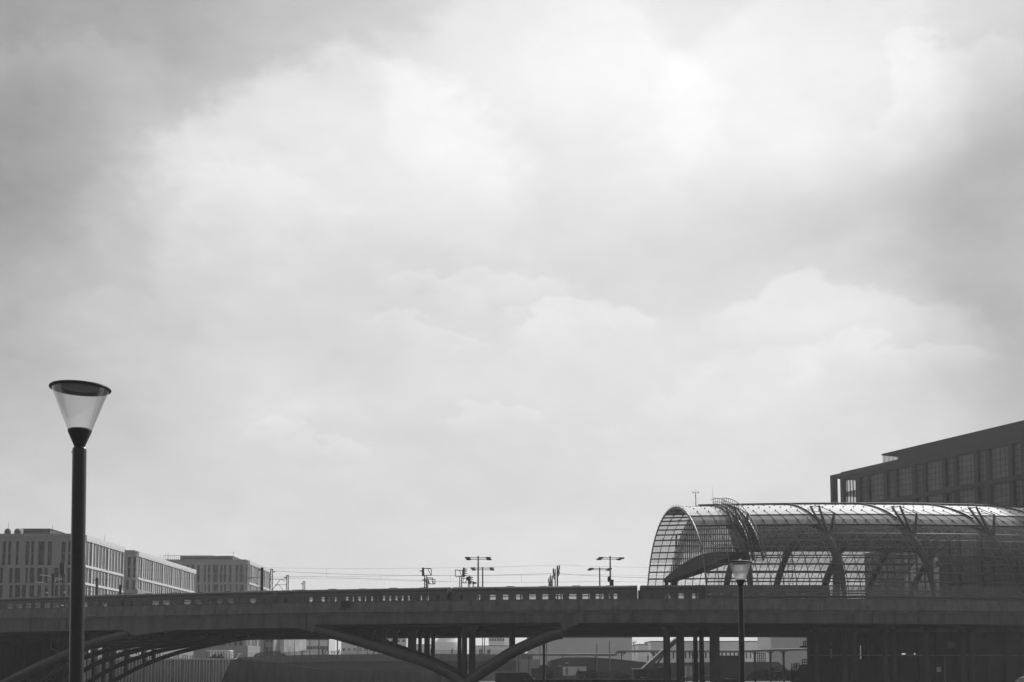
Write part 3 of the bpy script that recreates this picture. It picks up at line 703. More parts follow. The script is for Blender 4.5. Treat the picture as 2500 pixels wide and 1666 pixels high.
# ------------------------------------------------------------------ street lamps in the foreground
def lamp(px, Y, ztop_px, label, tilt, sc_=1.0, dev=0):
    c = P(px, ztop_px, Y); zt = c.z; t = thing('street_lamp', label, 'street lamp', (c.x, Y, 0), group='cone street lamps on the quay')
    zg = zt                                    # plane of the lid
    sh = lambda x, y, z, k=1.0: -x*math.tan(tilt)*k
    h = .43; rt = .276; rb = .114
    m = MB(); m.lathe((c.x, Y, zt), [(0, .035), (.2, .03), (.292, .012), (.302, -.002), (.298, -.014), (.285, -.016), (.215, -.016), (.2, .004), (0, .004)], 48, lambda x, y, z: sh(x, y, z)); m.build('lid', LIDM, t)
    m = MB(); m.lathe((c.x, Y, zt), [(0, -.006), (.05, -.012), (.14, -.005), (.196, .002)], 40, lambda x, y, z: sh(x, y, z)); m.build('reflector', STEEL, t)
    m = MB(); pr = [(rt+(rb-rt)*i/10, -.015-h*i/10) for i in range(11)]
    pr = [(r_, z_) for r_, z_ in pr]
    m.lathe((c.x, Y, zt), pr, 48, lambda x, y, z: sh(x, y, z, max(0, 1+z/h))); m.build('glass_cone', LGLASS2 if dev else LGLASS, t)
    zb_ = zt-.015-h
    m = MB(); m.lathe((c.x, Y, zb_), [(0, .02), (rb-.004, .018), (rb+.003, .004), (rb+.002, -.006), (.054, -.155), (.050, -.175), (0, -.175)], 32); 
    m.v = [(a+0, b, z) for a, b, z in m.v]; m.build('collar', LIDM, t)
    zp = zb_-.168
    m = MB(); m.lathe((c.x, Y, 0), [(0, zp+.005), (.052, zp+.005), (.066, zp-.012), (.069, zp-.03), (.070, 1.2), (.070, 1.19), (.073, .02), (.11, .015), (.11, 0)], 32); m.build('post', POSTM, t)
    m = MB(); m.tube([(c.x-.069, Y-.01, zp-.05), (c.x-.078, Y-.01, zp-.05)], .007, 8); m.tube([(c.x, Y-.069, .6), (c.x, Y-.078, .6)], .012, 8); m.build('bolt', STEEL_D, t)
    if not dev:
        m = MB(); m.lathe((c.x, Y, zt), [(.0, .0), (.0, .0)], 8)
    return t
# depth from the width of the lid (0.604 m)
YL = .604*FPX/151*1.03; YR = .604*FPX/61*1.01
L1 = lamp(197.5, YL, 948, 'large cone street lamp on a dark post at the left, nearest to the viewer', R(1.8))
L2 = lamp(1807, YR, 1373, 'smaller farther cone street lamp in front of the glass hall', R(.5), dev=1)
L1.rotation_euler = (0, R(-1.1), 0); L1.location.x += 4.3*math.sin(R(1.1))
m = MB(); q = P(1811, 1565, YR-.075); m.box(q.x-.035, q.x+.035, YR-.085, YR-.07, q.z-.035, q.z+.035); m.build('number_plate', STEEL, L2)

# ------------------------------------------------------------------ office buildings at the left, sunlit sides painted whiter
def office(label, XR, Y0, Y1, Xl, top, rowsz, front_cols, nside, pent, mat_f=STONE, baseh=None):
    t = thing('office_block', label, 'office building', (XR, Y0, -1)); z0 = -1.0
    m = MB(); m.box(Xl, XR-.5, Y0+.5, Y1-.5, z0, top-.3); m.build('core', mat_f, t)
    edges = sorted({z0, top-.35}|{z for r_ in rowsz for z in r_})
    # front relief
    f_ = MB()
    bands = []; prev = z0
    for a, b in sorted(rowsz): bands.append((prev, a)); prev = b
    bands.append((prev, top-.35))
    for a, b in bands: f_.box(Xl, XR-.5, Y0, Y0+.498, a, b)
    for i, (a, b) in enumerate(bands):
        if b-a < 1.2: s_ = MB(); s_.box(XR-.498, XR+.32, Y0, Y1, a+.1, b-.1); s_.build('string_course', STONE_W, t)
        else: f_.box(XR-.498, XR+.06, Y0+.5, Y1, a, b)
    for ri, (a, b) in enumerate(rowsz):
        cs = sorted(front_cols[ri % len(front_cols)]); prev = Xl
        for c0, c1 in cs:
            if c0 > prev: f_.box(prev, c0, Y0+.06, Y0+.498, a, b)
            prev = max(prev, c1)
        f_.box(prev, XR-.5, Y0+.06, Y0+.498, a, b)
        for c0, c1 in cs:
            w_ = MB(); w_.box(c0, c1, Y0+.40, Y0+.499, a, b); wo = w_.build('window', WINM, t)
            if b-a > 4:
                q = MB(); q.box(c0, c1, Y0+.34, Y0+.399, (a+b)/2-.25, (a+b)/2+.25); q.build('spandrel', STEEL, wo)
        pitch = (Y1-Y0)/nside; s_ = MB(); s_.box(XR-.497, XR+.03, Y0, Y1, a-.04, a+.09)
        for k in range(nside+1):
            y = Y0+k*pitch; big = (k % 5 == 2); wd = .62 if big else .34
            s_.box(XR-.498, XR+(.20 if big else .07), max(Y0, y-wd/2), min(Y1, y+wd/2), a-.0, b)
            if k < nside:
                w_ = MB(); w_.box(XR-.499, XR-.04, y+wd/2, y+pitch-.17, a+.1, b); w_.build('window', WINM, t)
        s_.build('side_ribs', STONE_W, t)
    f_.build('front_wall', mat_f, t)
    m = MB(); m.box(Xl, XR-.2, Y0-.15, Y1+.2, top-.349, top); m.box(Xl, XR-1.2, Y0+1, Y1-1, top+.001, top+.5); m.build('cornice', mat_f, t)
    m = MB(); m.box(XR-.199, XR+.35, Y0-.1, Y1+.2, top-1.0, top-.002); m.build('cornice', STONE_W, t)  # side cornice: same stone, sunlight put into its whiter colour
    for (x0, x1, y0, y1, h) in pent:
        m = MB(); m.box(x0, x1, y0, y1, top+.501, top+.5+h); m.box(x0-.15, x1+.15, y0-.15, y1+.15, top+.501+h, top+.62+h)
        for k in range(4): m.box(x1, x1+.05, y0+(y1-y0)*(k+.3)/4, y0+(y1-y0)*(k+.7)/4, top+.6, top+.3+h)
        m.build('roof_room', ROOFG, t)
    return t
def cols_px(lst, Y, sc_, x0, py=1350): return [(PX(x0+a/sc_, Y, py), PX(x0+b/sc_, Y, py)) for a, b in lst]
YA = 279; tA = PZ(1307, YA)
rz = [(1.2, 7.0), (PZ(1380, YA), PZ(1322, YA)), (PZ(1423, YA), PZ(1386.5, YA)), (PZ(1466, YA), PZ(1429, YA))]
cA = [[(-215, -185), (-150, -115), (-75, -45), (5, 35), (97, 127), (147, 197), (215, 250), (283, 325), (355, 388), (423, 455), (515, 545), (563, 612), (632, 665), (700, 735)],
      [(-205, -170), (-120, -80), (-60, -30), (22, 52), (72, 100), (145, 170), (232, 265), (285, 310), (350, 405), (438, 475), (563, 600), (625, 665), (700, 730)],
      [(-205, -170), (-120, -80), (-60, -30), (5, 35), (90, 120), (140, 190), (240, 262), (280, 320), (350, 395), (415, 445), (500, 545), (563, 600), (625, 665), (700, 730)]]
cA = [cols_px(r_, YA, 3.77, 0) for r_ in cA]
XRA = P(209, 1309, YA).x
A = office('pale office block with irregular tall windows at the far left behind the big lamp post', XRA, YA, YA+27.5, -160, tA, rz, cA, 12,
           [(PX(57, YA+4, 1300), PX(122, YA+4, 1300), YA+4, YA+24, 1.5)])
YB = 319; tB = PZ(1347, YB); XRB = P(337, 1348, YB).x
rB = [(1.2, 7.0), (PZ(1410.5, YB), PZ(1360, YB)), (PZ(1440, YB), PZ(1416.5, YB))]
cB = [cols_px([(930, 955), (995, 1025), (1060, 1087), (1103, 1145), (1165, 1192), (1225, 1265)], YB, 3.77, 0), cols_px([(930, 955), (995, 1025), (1055, 1080), (1103, 1130), (1180, 1205), (1230, 1262)], YB, 3.77, 0)]
B = office('middle office block with a long receding sunlit ribbed side', XRB, YB, YB+58, -150, tB, rB, cB, 30, [(PX(262, YB+2, 1340), PX(287, YB+2, 1340), YB+2, YB+10, .8)])
YC = 413; tC = PZ(1369, YC); XRC = P(608, 1370, YC).x
rC = [(PZ(1422, YC), PZ(1379, YC)), (PZ(1446, YC), PZ(1427, YC)), (PZ(1577, YC), PZ(1557, YC))]
c1 = [(175, 205), (240, 265), (290, 320), (355, 380), (425, 445), (465, 490), (517, 570), (592, 617), (630, 657), (685, 710), (755, 780), (797, 835), (865, 900)]
cC = [cols_px(c1, YC, 4.285, 400), cols_px([(a+8, b+2) for a, b in c1[:-1]], YC, 4.285, 400), cols_px([(a+(i % 2)*10, b+8) for i, (a, b) in enumerate(c1[:-1])], YC, 4.285, 400)]
C = office('farthest grey office block with a short sunlit ribbed side and roof terrace railing', XRC, YC, YC+36, -190, tC, rC, cC, 16,
           [(PX(440, YC+3, 1360), PX(568, YC+3, 1360), YC+3, YC+30, 1.35)])
m = MB()
for k in range(28): x = PX(395, YC+2)+(PX(520, YC+2)-PX(395, YC+2))*k/27; m.box(x-.04, x+.04, YC+1.2, YC+1.3, tC+.5, tC+1.95)
m.box(PX(395, YC+2), PX(520, YC+2), YC+1.15, YC+1.35, tC+1.95, tC+2.05); m.build('roof_railing', STEEL, C)
m = MB(); q = PX(547, YC+8, 1355); m.box(PX(533, YC+5), PX(556, YC+5), YC+6, YC+9, tC+2.0, tC+2.35); m.build('roof_hatch', ROOFG, C)
def rod(px, y0, y1, Y, lb, cross=False):
    z0, z1 = PZ(y0, Y), PZ(y1, Y); x = PX(px, Y, y1); m = MB(); m.tube([(x, Y, z0), (x, Y, z1)], [.07, .03], 5)
    if cross: m.bar((x-.4, Y, z1-.2), (x+.4, Y, z1-.2), .1); m.bar((x-.25, Y, z1), (x+.25, Y, z1), .12)
    tag(m.build('antenna_rod', STEEL_D), lb, 'antenna')
rod(21, 1307, 1275, YA+3, 'thin rod on the roof of the far-left office block')
rod(128.5, 1307, 1281, YA+9, 'thin rod behind the roof room of the far-left office block')
rod(256, 1335, 1305, YA+22, 'thin rod at the back roof corner of the far-left office block')
rod(291, 1348, 1328, YB+5, 'thin rod on the front roof edge of the middle office block')
rod(391, 1368, 1354, YB+26, 'shorter dark rod halfway along the middle office block roof')
rod(410.5, 1372, 1348, YB+34, 'taller thin rod farther along the middle office block roof')
rod(570, 1362, 1349, YC+10, 'short cross-shaped aerial on the farthest office block', True)
for (a, b, c, lb) in ((-3, 12, 1288, 'squat dark roof vent cut by the left picture edge'), (21, 36, 1287, 'squat dark domed roof vent on the far-left office block')):
    x0, x1 = PX(a, YA+3), PX(b, YA+3); m = MB(); m.lathe(((x0+x1)/2, YA+4, tA+.5), [((x1-x0)/2, 0), ((x1-x0)/2*1.02, .9), ((x1-x0)/2*.8, 1.35), ((x1-x0)/2*.4, 1.6), (0, 1.65)], 14)
    m.v = [(x, y, z) for x, y, z in m.v]; tag(m.build('roof_vent', ROOFG), lb, 'roof vent', 'domed roof vents')
m = MB()
for k in range(5): 
    a = P(40+k*4, 1306, YA+5); b = P(40+k*4, 1292, YA+5); m.bar(a, b, .1); m.bar(a, P(44+k*4, 1292, YA+5), .07); m.bar(b, P(44+k*4, 1292, YA+5), .1)
tag(m.build('roof_scaffold', STEEL), 'low open lattice frame between the domed vent and the roof room', 'scaffold')
# lettering on the far-left block
tx = bpy.data.curves.new('sign_letters', 'FONT'); tx.body = 'pwc'; tx.size = 1.75; tx.extrude = .08; tx.space_character = 1.05
tx.materials.append(PALE2); to = bpy.data.objects.new('wall_lettering', tx)
q = P(133, 1418, YA-.2); 
dg = bpy.context.evaluated_depsgraph_get(); col.objects.link(to); dg.update(); me = bpy.data.meshes.new_from_object(to.evaluated_get(bpy.context.evaluated_depsgraph_get())); bpy.data.objects.remove(to)
to = bpy.data.objects.new('lettering', me); col.objects.link(to); to.parent = A; to.rotation_euler = (R(90), 0, 0); to.location = Vector((q.x, YA-.12, q.z))-A.location

# ------------------------------------------------------------------ masts, signals, lamps and wires above the train
def lattice(mb, x, Y, z0, z1, w0=.5, w1=.32):
    n = max(2, int((z1-z0)/.55))
    for s in (-1, 1): mb.bar((x+s*w0/2, Y, z0), (x+s*w1/2, Y, z1), .1)
    for k in range(n):
        a = z0+(z1-z0)*k/n; b = z0+(z1-z0)*(k+1)/n; wa = w0+(w1-w0)*k/n; wb = w0+(w1-w0)*(k+1)/n; s = 1 if k % 2 else -1
        mb.bar((x-s*wa/2, Y, a), (x+s*wb/2, Y, b), .07); mb.bar((x-wb/2, Y, b), (x+wb/2, Y, b), .06)
def cat_mast(px, pyt, Y, label, arm=1, solid=False, wd=.5):
    z1 = PZ(pyt, Y); x = PX(px, Y, pyt); t = thing('catenary_mast', label, 'mast', (x, Y, 9.6), group='catenary masts'); m = MB()
    if solid: m.tube([(x, Y, 9.6), (x, Y, z1)], [wd/2, wd*.42], 8)
    else: lattice(m, x, Y, 9.6, z1, wd, wd*.7); m.box(x-wd*.42, x+wd*.42, Y-.12, Y+.12, z1, z1+.12)
    m.build('mast', STEEL_D, t)
    m = MB(); e = Vector((x+arm*2.3, Y, z1-1.9)); m.tube([(x, Y, z1-3.6), (x+arm*1.5, Y, z1-1.6)], .05, 5); m.tube([(x, Y, z1-1.6), e+Vector((0, 0, .3))], .035, 5); m.tube([(x+arm*1.5, Y, z1-1.6), e], .035, 5)
    m.tube([(x+arm*.15, Y, z1-.35), (x+arm*.6, Y, z1-.4)], .09, 6); m.build('bracket', STEEL_D, t)
    return t
cat_mast(640, 1386, 182, 'dark catenary mast in front of the farthest office block', -1, True, .55)
cat_mast(663, 1391, 188, 'tall lattice catenary mast just right of the farthest office block', 1, False, .5)
cat_mast(702, 1406, 205, 'middle-sized lattice catenary mast in open sky', -1, False, .5)
cat_mast(742, 1421, 230, 'shortest-looking lattice catenary mast low over the train roof', -1, False, .55)
cat_mast(237, 1411, 196, 'dark catenary mast in front of the ribbed side right of the big lamp', -1, True, .5)
cat_mast(294, 1428, 205, 'low dark mast before the middle office block front', 1, True, .55)
cat_mast(130, 1400, 190, 'dark mast with pale insulator arms before the lettering', -1, True, .5)
for i, (a, b) in enumerate((((98, 1404), (124, 1407)), ((87, 1422), (107, 1423)))):
    m = MB(); m.tube([P(*a, 189.8), P(*b, 189.8)], .09, 6); tag(m.build('insulator', WHITE), ['upper pale rod insulator left of the lettering', 'lower pale rod insulator left of the lettering'][i], 'insulator', 'insulators')
# group of four solid masts, nearer = taller
for i, (x0, x1, yt, Y) in enumerate([(1108, 1125, 350, 178), (1087, 1100, 383, 190), (1058, 1070, 455, 214), (1040, 1052, 485, 228)]):
    px = 1100+(x0+x1)/2/4.284; py = 1300+yt/4.284; z1 = PZ(py, Y); x = PX(px, Y, py); wd = (x1-x0)/4.284*Y/FPX
    t = thing('overhead_line_post', ['tallest post of the row of four right of the train middle', 'second tallest post of the row of four', 'third post of the row of four, with hanging insulators', 'lowest post of the row of four'][i], 'mast', (x, Y, 9.6), group='row of four overhead line posts')
    m = MB(); m.tube([(x, Y, 9.6), (x, Y, z1)], [wd*.52, wd*.45], 10); m.build('post', STEEL_D, t)
    m = MB(); s = Y/FPX; sg = 1 if i == 0 else -1
    m.tube([(x, Y-.3, z1-3.2*s*10), (x+sg*4.5*s, Y-.3, z1+1.5*s), (x+sg*5.5*s, Y-.3, z1-4*s), (x+sg*3.5*s, Y-.3, z1-12*s), (x+sg*5.0*s, Y-.3, z1-19*s), (x+sg*2*s, Y-.3, z1-26*s)], 1.0*s, 6)
    for k in range(3): m.tube([(x+sg*4.6*s, Y-.3, z1-(1+7*k)*s), (x+sg*4.6*s, Y-.3, z1-(4+7*k)*s)], 1.5*s, 6)
    m.build('insulator', STEEL_D, t)
# twin arm lamps
def twin(px, pyt, Y, heads, label, pyb=1427):
    s = Y/FPX; x = PX(px, Y, pyt); z1 = PZ(pyt, Y); t = thing('platform_lamp', label, 'lamp', (x, Y, 9.6), group='twin-arm platform lamps')
    m = MB(); m.tube([(x, Y, 9.6), (x, Y, z1)], [.15, .1], 8); m.build('pole', STEEL_D, t)
    for (y, x0, x1, dy) in ((heads[0][2], heads[0][0], heads[1][1], -.25), (heads[2][2], heads[2][0], heads[3][1], .25)):
        a = P(x0+3, y, Y+dy); b = P(x1-3, y, Y+dy); m = MB(); m.tube([a, b], .05, 6); m.build('arm', STEEL_D, t)
    for k, (a, b, y) in enumerate(heads):
        dy = -.25 if k < 2 else .25
        q0 = P(a, y, Y+dy); q1 = P(b, y, Y+dy); m = MB(); m.box(q0.x, q1.x, Y+dy-.22, Y+dy+.22, q0.z-.09, q0.z+.09); m.box(q0.x+.08, q1.x-.08, Y+dy-.16, Y+dy+.16, q0.z-.13, q0.z-.09); m.build('lamp_head', STEEL_D, t)
twin(1167.5, 1358, 170, [(1135, 1148, 1362), (1186, 1198, 1362), (1138, 1150, 1366), (1188, 1200, 1366)], 'taller twin-arm lamp of the left pair above the train')
twin(1178.5, 1385, 188, [(1149, 1160, 1387.5), (1194.5, 1205.5, 1387.5), (1151.5, 1162, 1391.5), (1196.5, 1207, 1391.5)], 'lower twin-arm lamp of the left pair above the train')
twin(1489.5, 1358, 170, [(1461, 1473, 1362), (1511, 1524, 1363), (1456, 1468, 1365.7), (1505, 1517, 1366)], 'taller twin-arm lamp of the right pair, with a round board on its pole')
twin(1464, 1386, 188, [(1438, 1449, 1388.5), (1483, 1494, 1389), (1434, 1444, 1391.5), (1479, 1489, 1392)], 'lower twin-arm lamp of the right pair above the train')
m = MB(); q = P(1486, 1414.5, 169.6); m.tube([q+Vector((0, -.1, 0)), q+Vector((.02, .1, 0))], .45, 20); m.v = [(q.x+(x-q.x)*.42, y, q.z+(z-q.z)*1.0) for x, y, z in m.v]; tag(m.build('round_board', STEEL_D), 'dark oval board mounted on the right twin-arm lamp pole', 'board')
m = MB(); q = P(1494.5, 1424, 169.5); m.box(q.x-.2, q.x+.2, 169.3, 169.7, 9.6, q.z+.45); m.box(q.x-.25, q.x+.25, 169.25, 169.75, q.z+.451, q.z+.5); tag(m.build('switch_box', STEEL_D), 'small dark box at the foot of the right twin-arm lamp', 'box')
# signals
def sig(Y, label, ox, oy, mast=None, frames=(), heads=(), rungs=None, extra=()):
    cv = lambda a, b, d=0: P(ox+a/4.284, oy+b/4.284, Y+d); s = Y/FPX/4.284
    q = cv((mast[0]+mast[1])/2, mast[2]); t = thing('railway_signal', label, 'signal', (q.x, Y, 9.6), group='railway signals'); m = MB()
    for e in (mast[0]+4, mast[1]-4): a = cv(e, mast[2]); m.box(a.x-.07, a.x+.07, Y-.07, Y+.07, 9.6, a.z)
    n = int((PZ(oy+mast[2]/4.284, Y)-9.6)/.45)
    a, b = cv(mast[0]+4, mast[2]), cv(mast[1]-4, mast[2])
    for k in range(n): z = 9.8+k*.45; m.box(a.x, b.x, Y-.035, Y+.035, z, z+.05)
    m.build('mast', STEEL_D, t)
    for (x0, y0, x1, y1) in frames:
        m = MB(); c = [cv(x0, y0, .2), cv(x1, y0+3, .2), cv(x1+2, y1, .2), cv(x0+4, y1, .2)]
        for i in range(4): m.bar(c[i], c[(i+1) % 4], .11)
        m.bar(cv(x0+(x1-x0)*.55, y0, .2), cv(x1-4, y1, .2), .09); m.build('cage', STEEL_D, t)
    for (x0, y0, x1, y1, hoods, dirn) in heads:
        m = MB(); a, b = cv(x0, y1, -.1), cv(x1, y0, -.1); m.box(a.x, b.x, Y-.35, Y+.05, a.z, b.z)
        m.build('signal_head', STEEL_D, t)
        for hy in hoods:
            m = MB(); st = cv(x1 if dirn > 0 else x0, hy, -.1); e = st+Vector((dirn*30*s, 0, -.02)); m.tube([st+Vector((0, 0, .0)), e], [9*s, 2*s], 6); m.build('hood', STEEL_D, t)
    for (x0, y0, x1, y1, wd) in extra: m = MB(); m.bar(cv(x0, y0), cv(x1, y1), wd*s); m.build('brace', STEEL_D, t)
sig(172, 'tall signal with square safety cage left of the coach gap', 700, 1300, (1438, 1468, 452), [(1433, 378, 1511, 450)], [(1415, 370, 1436, 458, [404], -1)], extra=[(1466, 475, 1524, 478, 7), (1524, 475, 1528, 545, 7), (1470, 478, 1500, 545, 6)])
sig(183, 'low signal cage behind the tall caged signal', 700, 1300, (1455, 1480, 492), [(1480, 490, 1550, 540)], [(1440, 485, 1452, 520, [498], -1)])
sig(176, 'caged signal with four hooded lights facing right', 700, 1300, (1806, 1834, 465), [(1762, 395, 1838, 462)], [(1842, 370, 1861, 470, [385, 405, 428, 452], 1)], extra=[(1834, 480, 1885, 484, 7), (1885, 480, 1870, 530, 6), (1834, 528, 1885, 530, 7), (1850, 484, 1840, 528, 5)])
sig(190, 'low hooded signal just right of the four-light caged signal', 700, 1300, (1896, 1920, 500), [], [(1879, 466, 1903, 505, [], 1), (1901, 459, 1921, 540, [470, 490, 512, 530], 1)])
sig(210, 'smallest signal low behind the hooded signals', 700, 1300, (1945, 1956, 524), [], [(1943, 516, 1957, 538, [526, 534], 1)])
sig(186, 'tall dark signal in front of the pale block left of the big lamp post', 0, 1250-1374*0, (0, 0, 0), [], []) if False else None
def cvL(a, b, Y): return P(a/3.77, 1250+b/3.77, Y)
t = thing('railway_signal', 'dark signal head between the lettering and the big lamp post', 'signal', cvL(582, 740, Yf(-70)+1.2), group='railway signals'); Yq = Yf(-66)+1.4
m = MB(); a, b = cvL(555, 570, Yq), cvL(600, 470, Yq); m.box(a.x, b.x, Yq-.3, Yq+.1, a.z, b.z); m.build('signal_head', STEEL_D, t)
m = MB(); a = cvL(587, 570, Yq); lattice(m, a.x, Yq, 9.6, a.z, .35, .3); m.build('mast', STEEL_D, t)
for (a_, b_, r_) in (((422, 742), (438, 745), .12), ((585, 738), (600, 740), .12), ((562, 862), (580, 862), .12)):
    m = MB(); m.bar(cvL(*a_, Yq-.5), cvL(*b_, Yq-.5), .2); m.build('pale_plate', WHITE, t)
# wires
def wire(pts, Y, lb, r=.014):
    m = MB(); m.tube(spline([P(a, b, Y) for a, b in pts], 5), r, 4, cap=False); tag(m.build('overhead_wire', STEEL), lb, 'wire', 'overhead wires')
wire([(-40, 1398), (300, 1393), (640, 1386.5), (700, 1387.5), (940, 1388.5), (1200, 1385), (1362, 1380), (1450, 1383), (1700, 1388)], 188, 'topmost faint overhead wire')
wire([(663, 1394), (760, 1399), (900, 1404), (1130, 1405.5), (1250, 1403.5), (1362, 1401), (1440, 1406), (1700, 1416)], 180, 'heaviest overhead wire, second from the top', .022)
wire([(690, 1408), (797, 1409), (960, 1417), (1100, 1421), (1300, 1422.5), (1480, 1420), (1700, 1424)], 176, 'lowest overhead wire close above the train roof')
wire([(-40, 1420), (200, 1417), (420, 1414), (640, 1409), (720, 1409.5), (930, 1407), (1150, 1405)], 196, 'wire crossing in front of the office blocks')
wire([(640, 1412), (800, 1413.5), (930, 1414), (1100, 1421)], 200, 'slanting middle wire right of the lattice masts')
wire([(1120, 1406), (1350, 1404), (1480, 1404), (1700, 1408)], 205, 'fine level wire between the two lamp pairs')
m = MB()
for (x, a, b) in ((797.5, 1388, 1409), (930, 1408, 1414), (1273, 1405, 1421), (1100, 1405, 1420)): m.tube([P(x, a, 186), P(x, b, 186)], .015, 4, cap=False)
tag(m.build('dropper_wire', STEEL), 'short vertical droppers hanging between the overhead wires', 'wire')

# ------------------------------------------------------------------ seen below the viaduct: left bank
YW = 252
t = thing('ribbed_quay_wall', 'low wall with pale vertical ribs seen under the left arches', 'wall', (PX(220, YW), YW, -1))
x0, x1 = PX(205, YW), PX(572, YW); zt = PZ(1608, YW)
m = MB(); m.box(x0, x1, YW, YW+8, -1, zt-.3); m.build('wall', STONE, t)
m = MB(); m.box(x0, x1+.3, YW-.35, YW+8.2, zt-.299, zt); m.build('coping', STONE_W, t)
k = 0; x = x0+.2
while x < x1-.2:
    m = MB(); m.box(x, x+.16, YW-.3, YW-.001, -1, zt-.3); m.build('rib', STONE_W if x < PX(350, YW) else PALE2, t); x += .62+.25*(k % 3 == 0); k += 1
m = MB(); a, b = PX(448, YW), PX(471, YW)
t = thing('terrace_pavilion', 'small white pavilion with posts on the ribbed quay wall', 'pavilion', (PX(505, YW+4), YW+4, zt))
Yp = YW+4; a, b = PX(504, Yp), PX(562, Yp)
m = MB(); m.box(a, b, Yp, Yp+3, PZ(1590, Yp), PZ(1587.5, Yp)); m.build('roof', WHITE, t)
m = MB(); m.box(a, b, Yp+2.8, Yp+3, zt, PZ(1590, Yp)); m.build('back_wall', WHITE, t)
for k in range(9):
    m = MB(); q = a+(b-a-.1)*k/8; m.box(q, q+.1, Yp, Yp+.1, zt, PZ(1590, Yp)); m.build('post', STEEL, t)
for k in range(7):
    m = MB(); q = a+.7+(b-a-2)*k/7; m.box(q, q+.35, Yp+.6, Yp+.9, zt, zt+.5+.3*(k % 3)); m.build('planter', STEEL_D, t)
t = thing('awning', 'long bright white strip canopy glimpsed between the left arches', 'canopy', (PX(215, YW+10), YW+10, zt))
m = MB(); a, b = PX(212, YW+10), PX(372, YW+10); m.prism([(a, YW+9, PZ(1605, YW+9)), (b, YW+9, PZ(1603, YW+9)), (b, YW+9.1, PZ(1598, YW+9)), (a, YW+9.1, PZ(1599, YW+9))], (0, .2, 0)); m.build('fabric', WHITE, t)
m = MB()
for k in range(8): q = a+(b-a)*k/7; m.box(q-.08, q+.08, YW+9.3, YW+9.46, zt-.5, PZ(1600, YW+9))
m.build('posts', STEEL, t)
# dark wall at far left under the deck, stair rails
YD = 236; m = MB(); m.box(-150, PX(203, YD), YD, YD+2, -1, ZS-.4)
for k in range(22): q = PX(-60, YD)+k*1.15; m.box(q, q+.3, YD-.3, YD-.001, -1, ZS-1.2)
tag(m.build('abutment_wall', CONC_D), 'dark abutment wall filling the bottom left corner behind the arches', 'wall')
for i, (a, b, c, d) in enumerate([(125, 1585, 147, 1594), (124, 1643, 136, 1650)]):
    m = MB(); m.bar(P(a, b, 215), P(c, d, 215), .09); 
    if i == 0: m.bar(P(125, 1585, 215), P(125, 1568, 215), .06)
    m.bar(P(c, d, 215), P(c, d, 215)*1+Vector((0, 0, -.6)), .05)
    tag(m.build('stair_handrail', WHITE), ['upper thin bright sloping handrail in the dark bottom left', 'lower thin bright sloping handrail in the dark bottom left'][i], 'handrail', 'sloping handrails')

# ------------------------------------------------------------------ road bridge with walkers
YR2 = 338; zr = PZ(1597, YR2)
t = thing('road_bridge', 'low dark road bridge behind the middle arches with people walking on it', 'bridge', (PX(900, YR2), YR2, -1))
pts = [(540, 1612), (580, 1606), (640, 1602.5), (760, 1599), (900, 1597.2), (1100, 1597), (1280, 1598.5), (1320, 1599)]
def rbz(X): return float(np.interp(X, [PX(a, YR2) for a, b in pts], [PZ(b, YR2) for a, b in pts]))
Xr = [PX(540, YR2)+(PX(1300, YR2)-PX(540, YR2))*i/40 for i in range(41)]
def slab2(fn_t, fn_b, y0, y1, nm, m_):
    mb = MB(); vs = []
    for X in Xr: vs += [(X, y0, fn_b(X)), (X, y1, fn_b(X)), (X, y1, fn_t(X)), (X, y0, fn_t(X))]
    mb.add(vs, [(i*4+k, i*4+(k+1) % 4, i*4+4+(k+1) % 4, i*4+4+k) for i in range(40) for k in range(4)]+[(0, 1, 2, 3), (160, 161, 162, 163)]); return mb.build(nm, m_, t)
slab2(lambda X: rbz(X), lambda X: rbz(X)-2.05, YR2, YR2+.6, 'fascia', CONC)
XM = PX(1090, YR2)
slab2(lambda X: rbz(X)-.3, lambda X: rbz(X)-4.6-.0016*(X-PX(880, YR2))**2*0, YR2+.65, YR2+24, 'deck', CONC_D)
for px in (590, 1285): x = PX(px, YR2); m = MB(); m.box(x-2, x+2, YR2+1, YR2+23, -1, rbz(x)-4.6); m.build('pier', CONC_D, t)
for dz, r_ in ((1.05, .04), (.55, .025), (.15, .025)):
    m = MB(); m.tube([(X, YR2+.3, rbz(X)+dz) for X in Xr], r_, 4); m.build('handrail', STEEL, t)
m = MB()
for k in range(150): X = Xr[0]+(Xr[-1]-Xr[0])*k/149; m.box(X-.02, X+.02, YR2+.29, YR2+.31, rbz(X), rbz(X)+1.05)
m.build('railing_bars', STEEL, t)
names = ['leftmost tall pole on the road bridge before the striped pavilion', 'pole at the right edge of the striped pavilion', 'pole behind the bare shrub on the road bridge', 'pole left of the white gap on the road bridge', 'pole beside the walker at the white gap', 'thin pole left of the pair of bowed walkers', 'thin pole nearest to where the left tube meets the bridge', 'left one of two close poles right of the piers', 'right one of two close poles right of the piers']
for i, px in enumerate([720, 757, 779, 801.5, 824, 874, 897, 1178, 1183]):
    x = PX(px, YR2+5); tt = thing('lamp_post', names[i], 'lamp post', (x, YR2+5, rbz(x)-.3), group='poles on the road bridge')
    rr = .19 if i in (2, 3, 4) else .13
    top = 11.5 if i < 7 else (PZ(1556, YR2+5)-rbz(x) if i == 7 else 6.0)
    m = MB(); m.tube([(x, YR2+5, rbz(x)-.3), (x, YR2+5, rbz(x)+top)], [rr*1.1, rr*.85], 8); m.build('pole', STEEL, tt)
    m = MB(); m.tube([(x, YR2+5, rbz(x)+top), (x+.7, YR2+5, rbz(x)+top+.15)], .06, 6); m.box(x+.6, x+1.3, YR2+4.85, YR2+5.15, rbz(x)+top+.08, rbz(x)+top+.2); m.build('lamp_head', STEEL, tt)
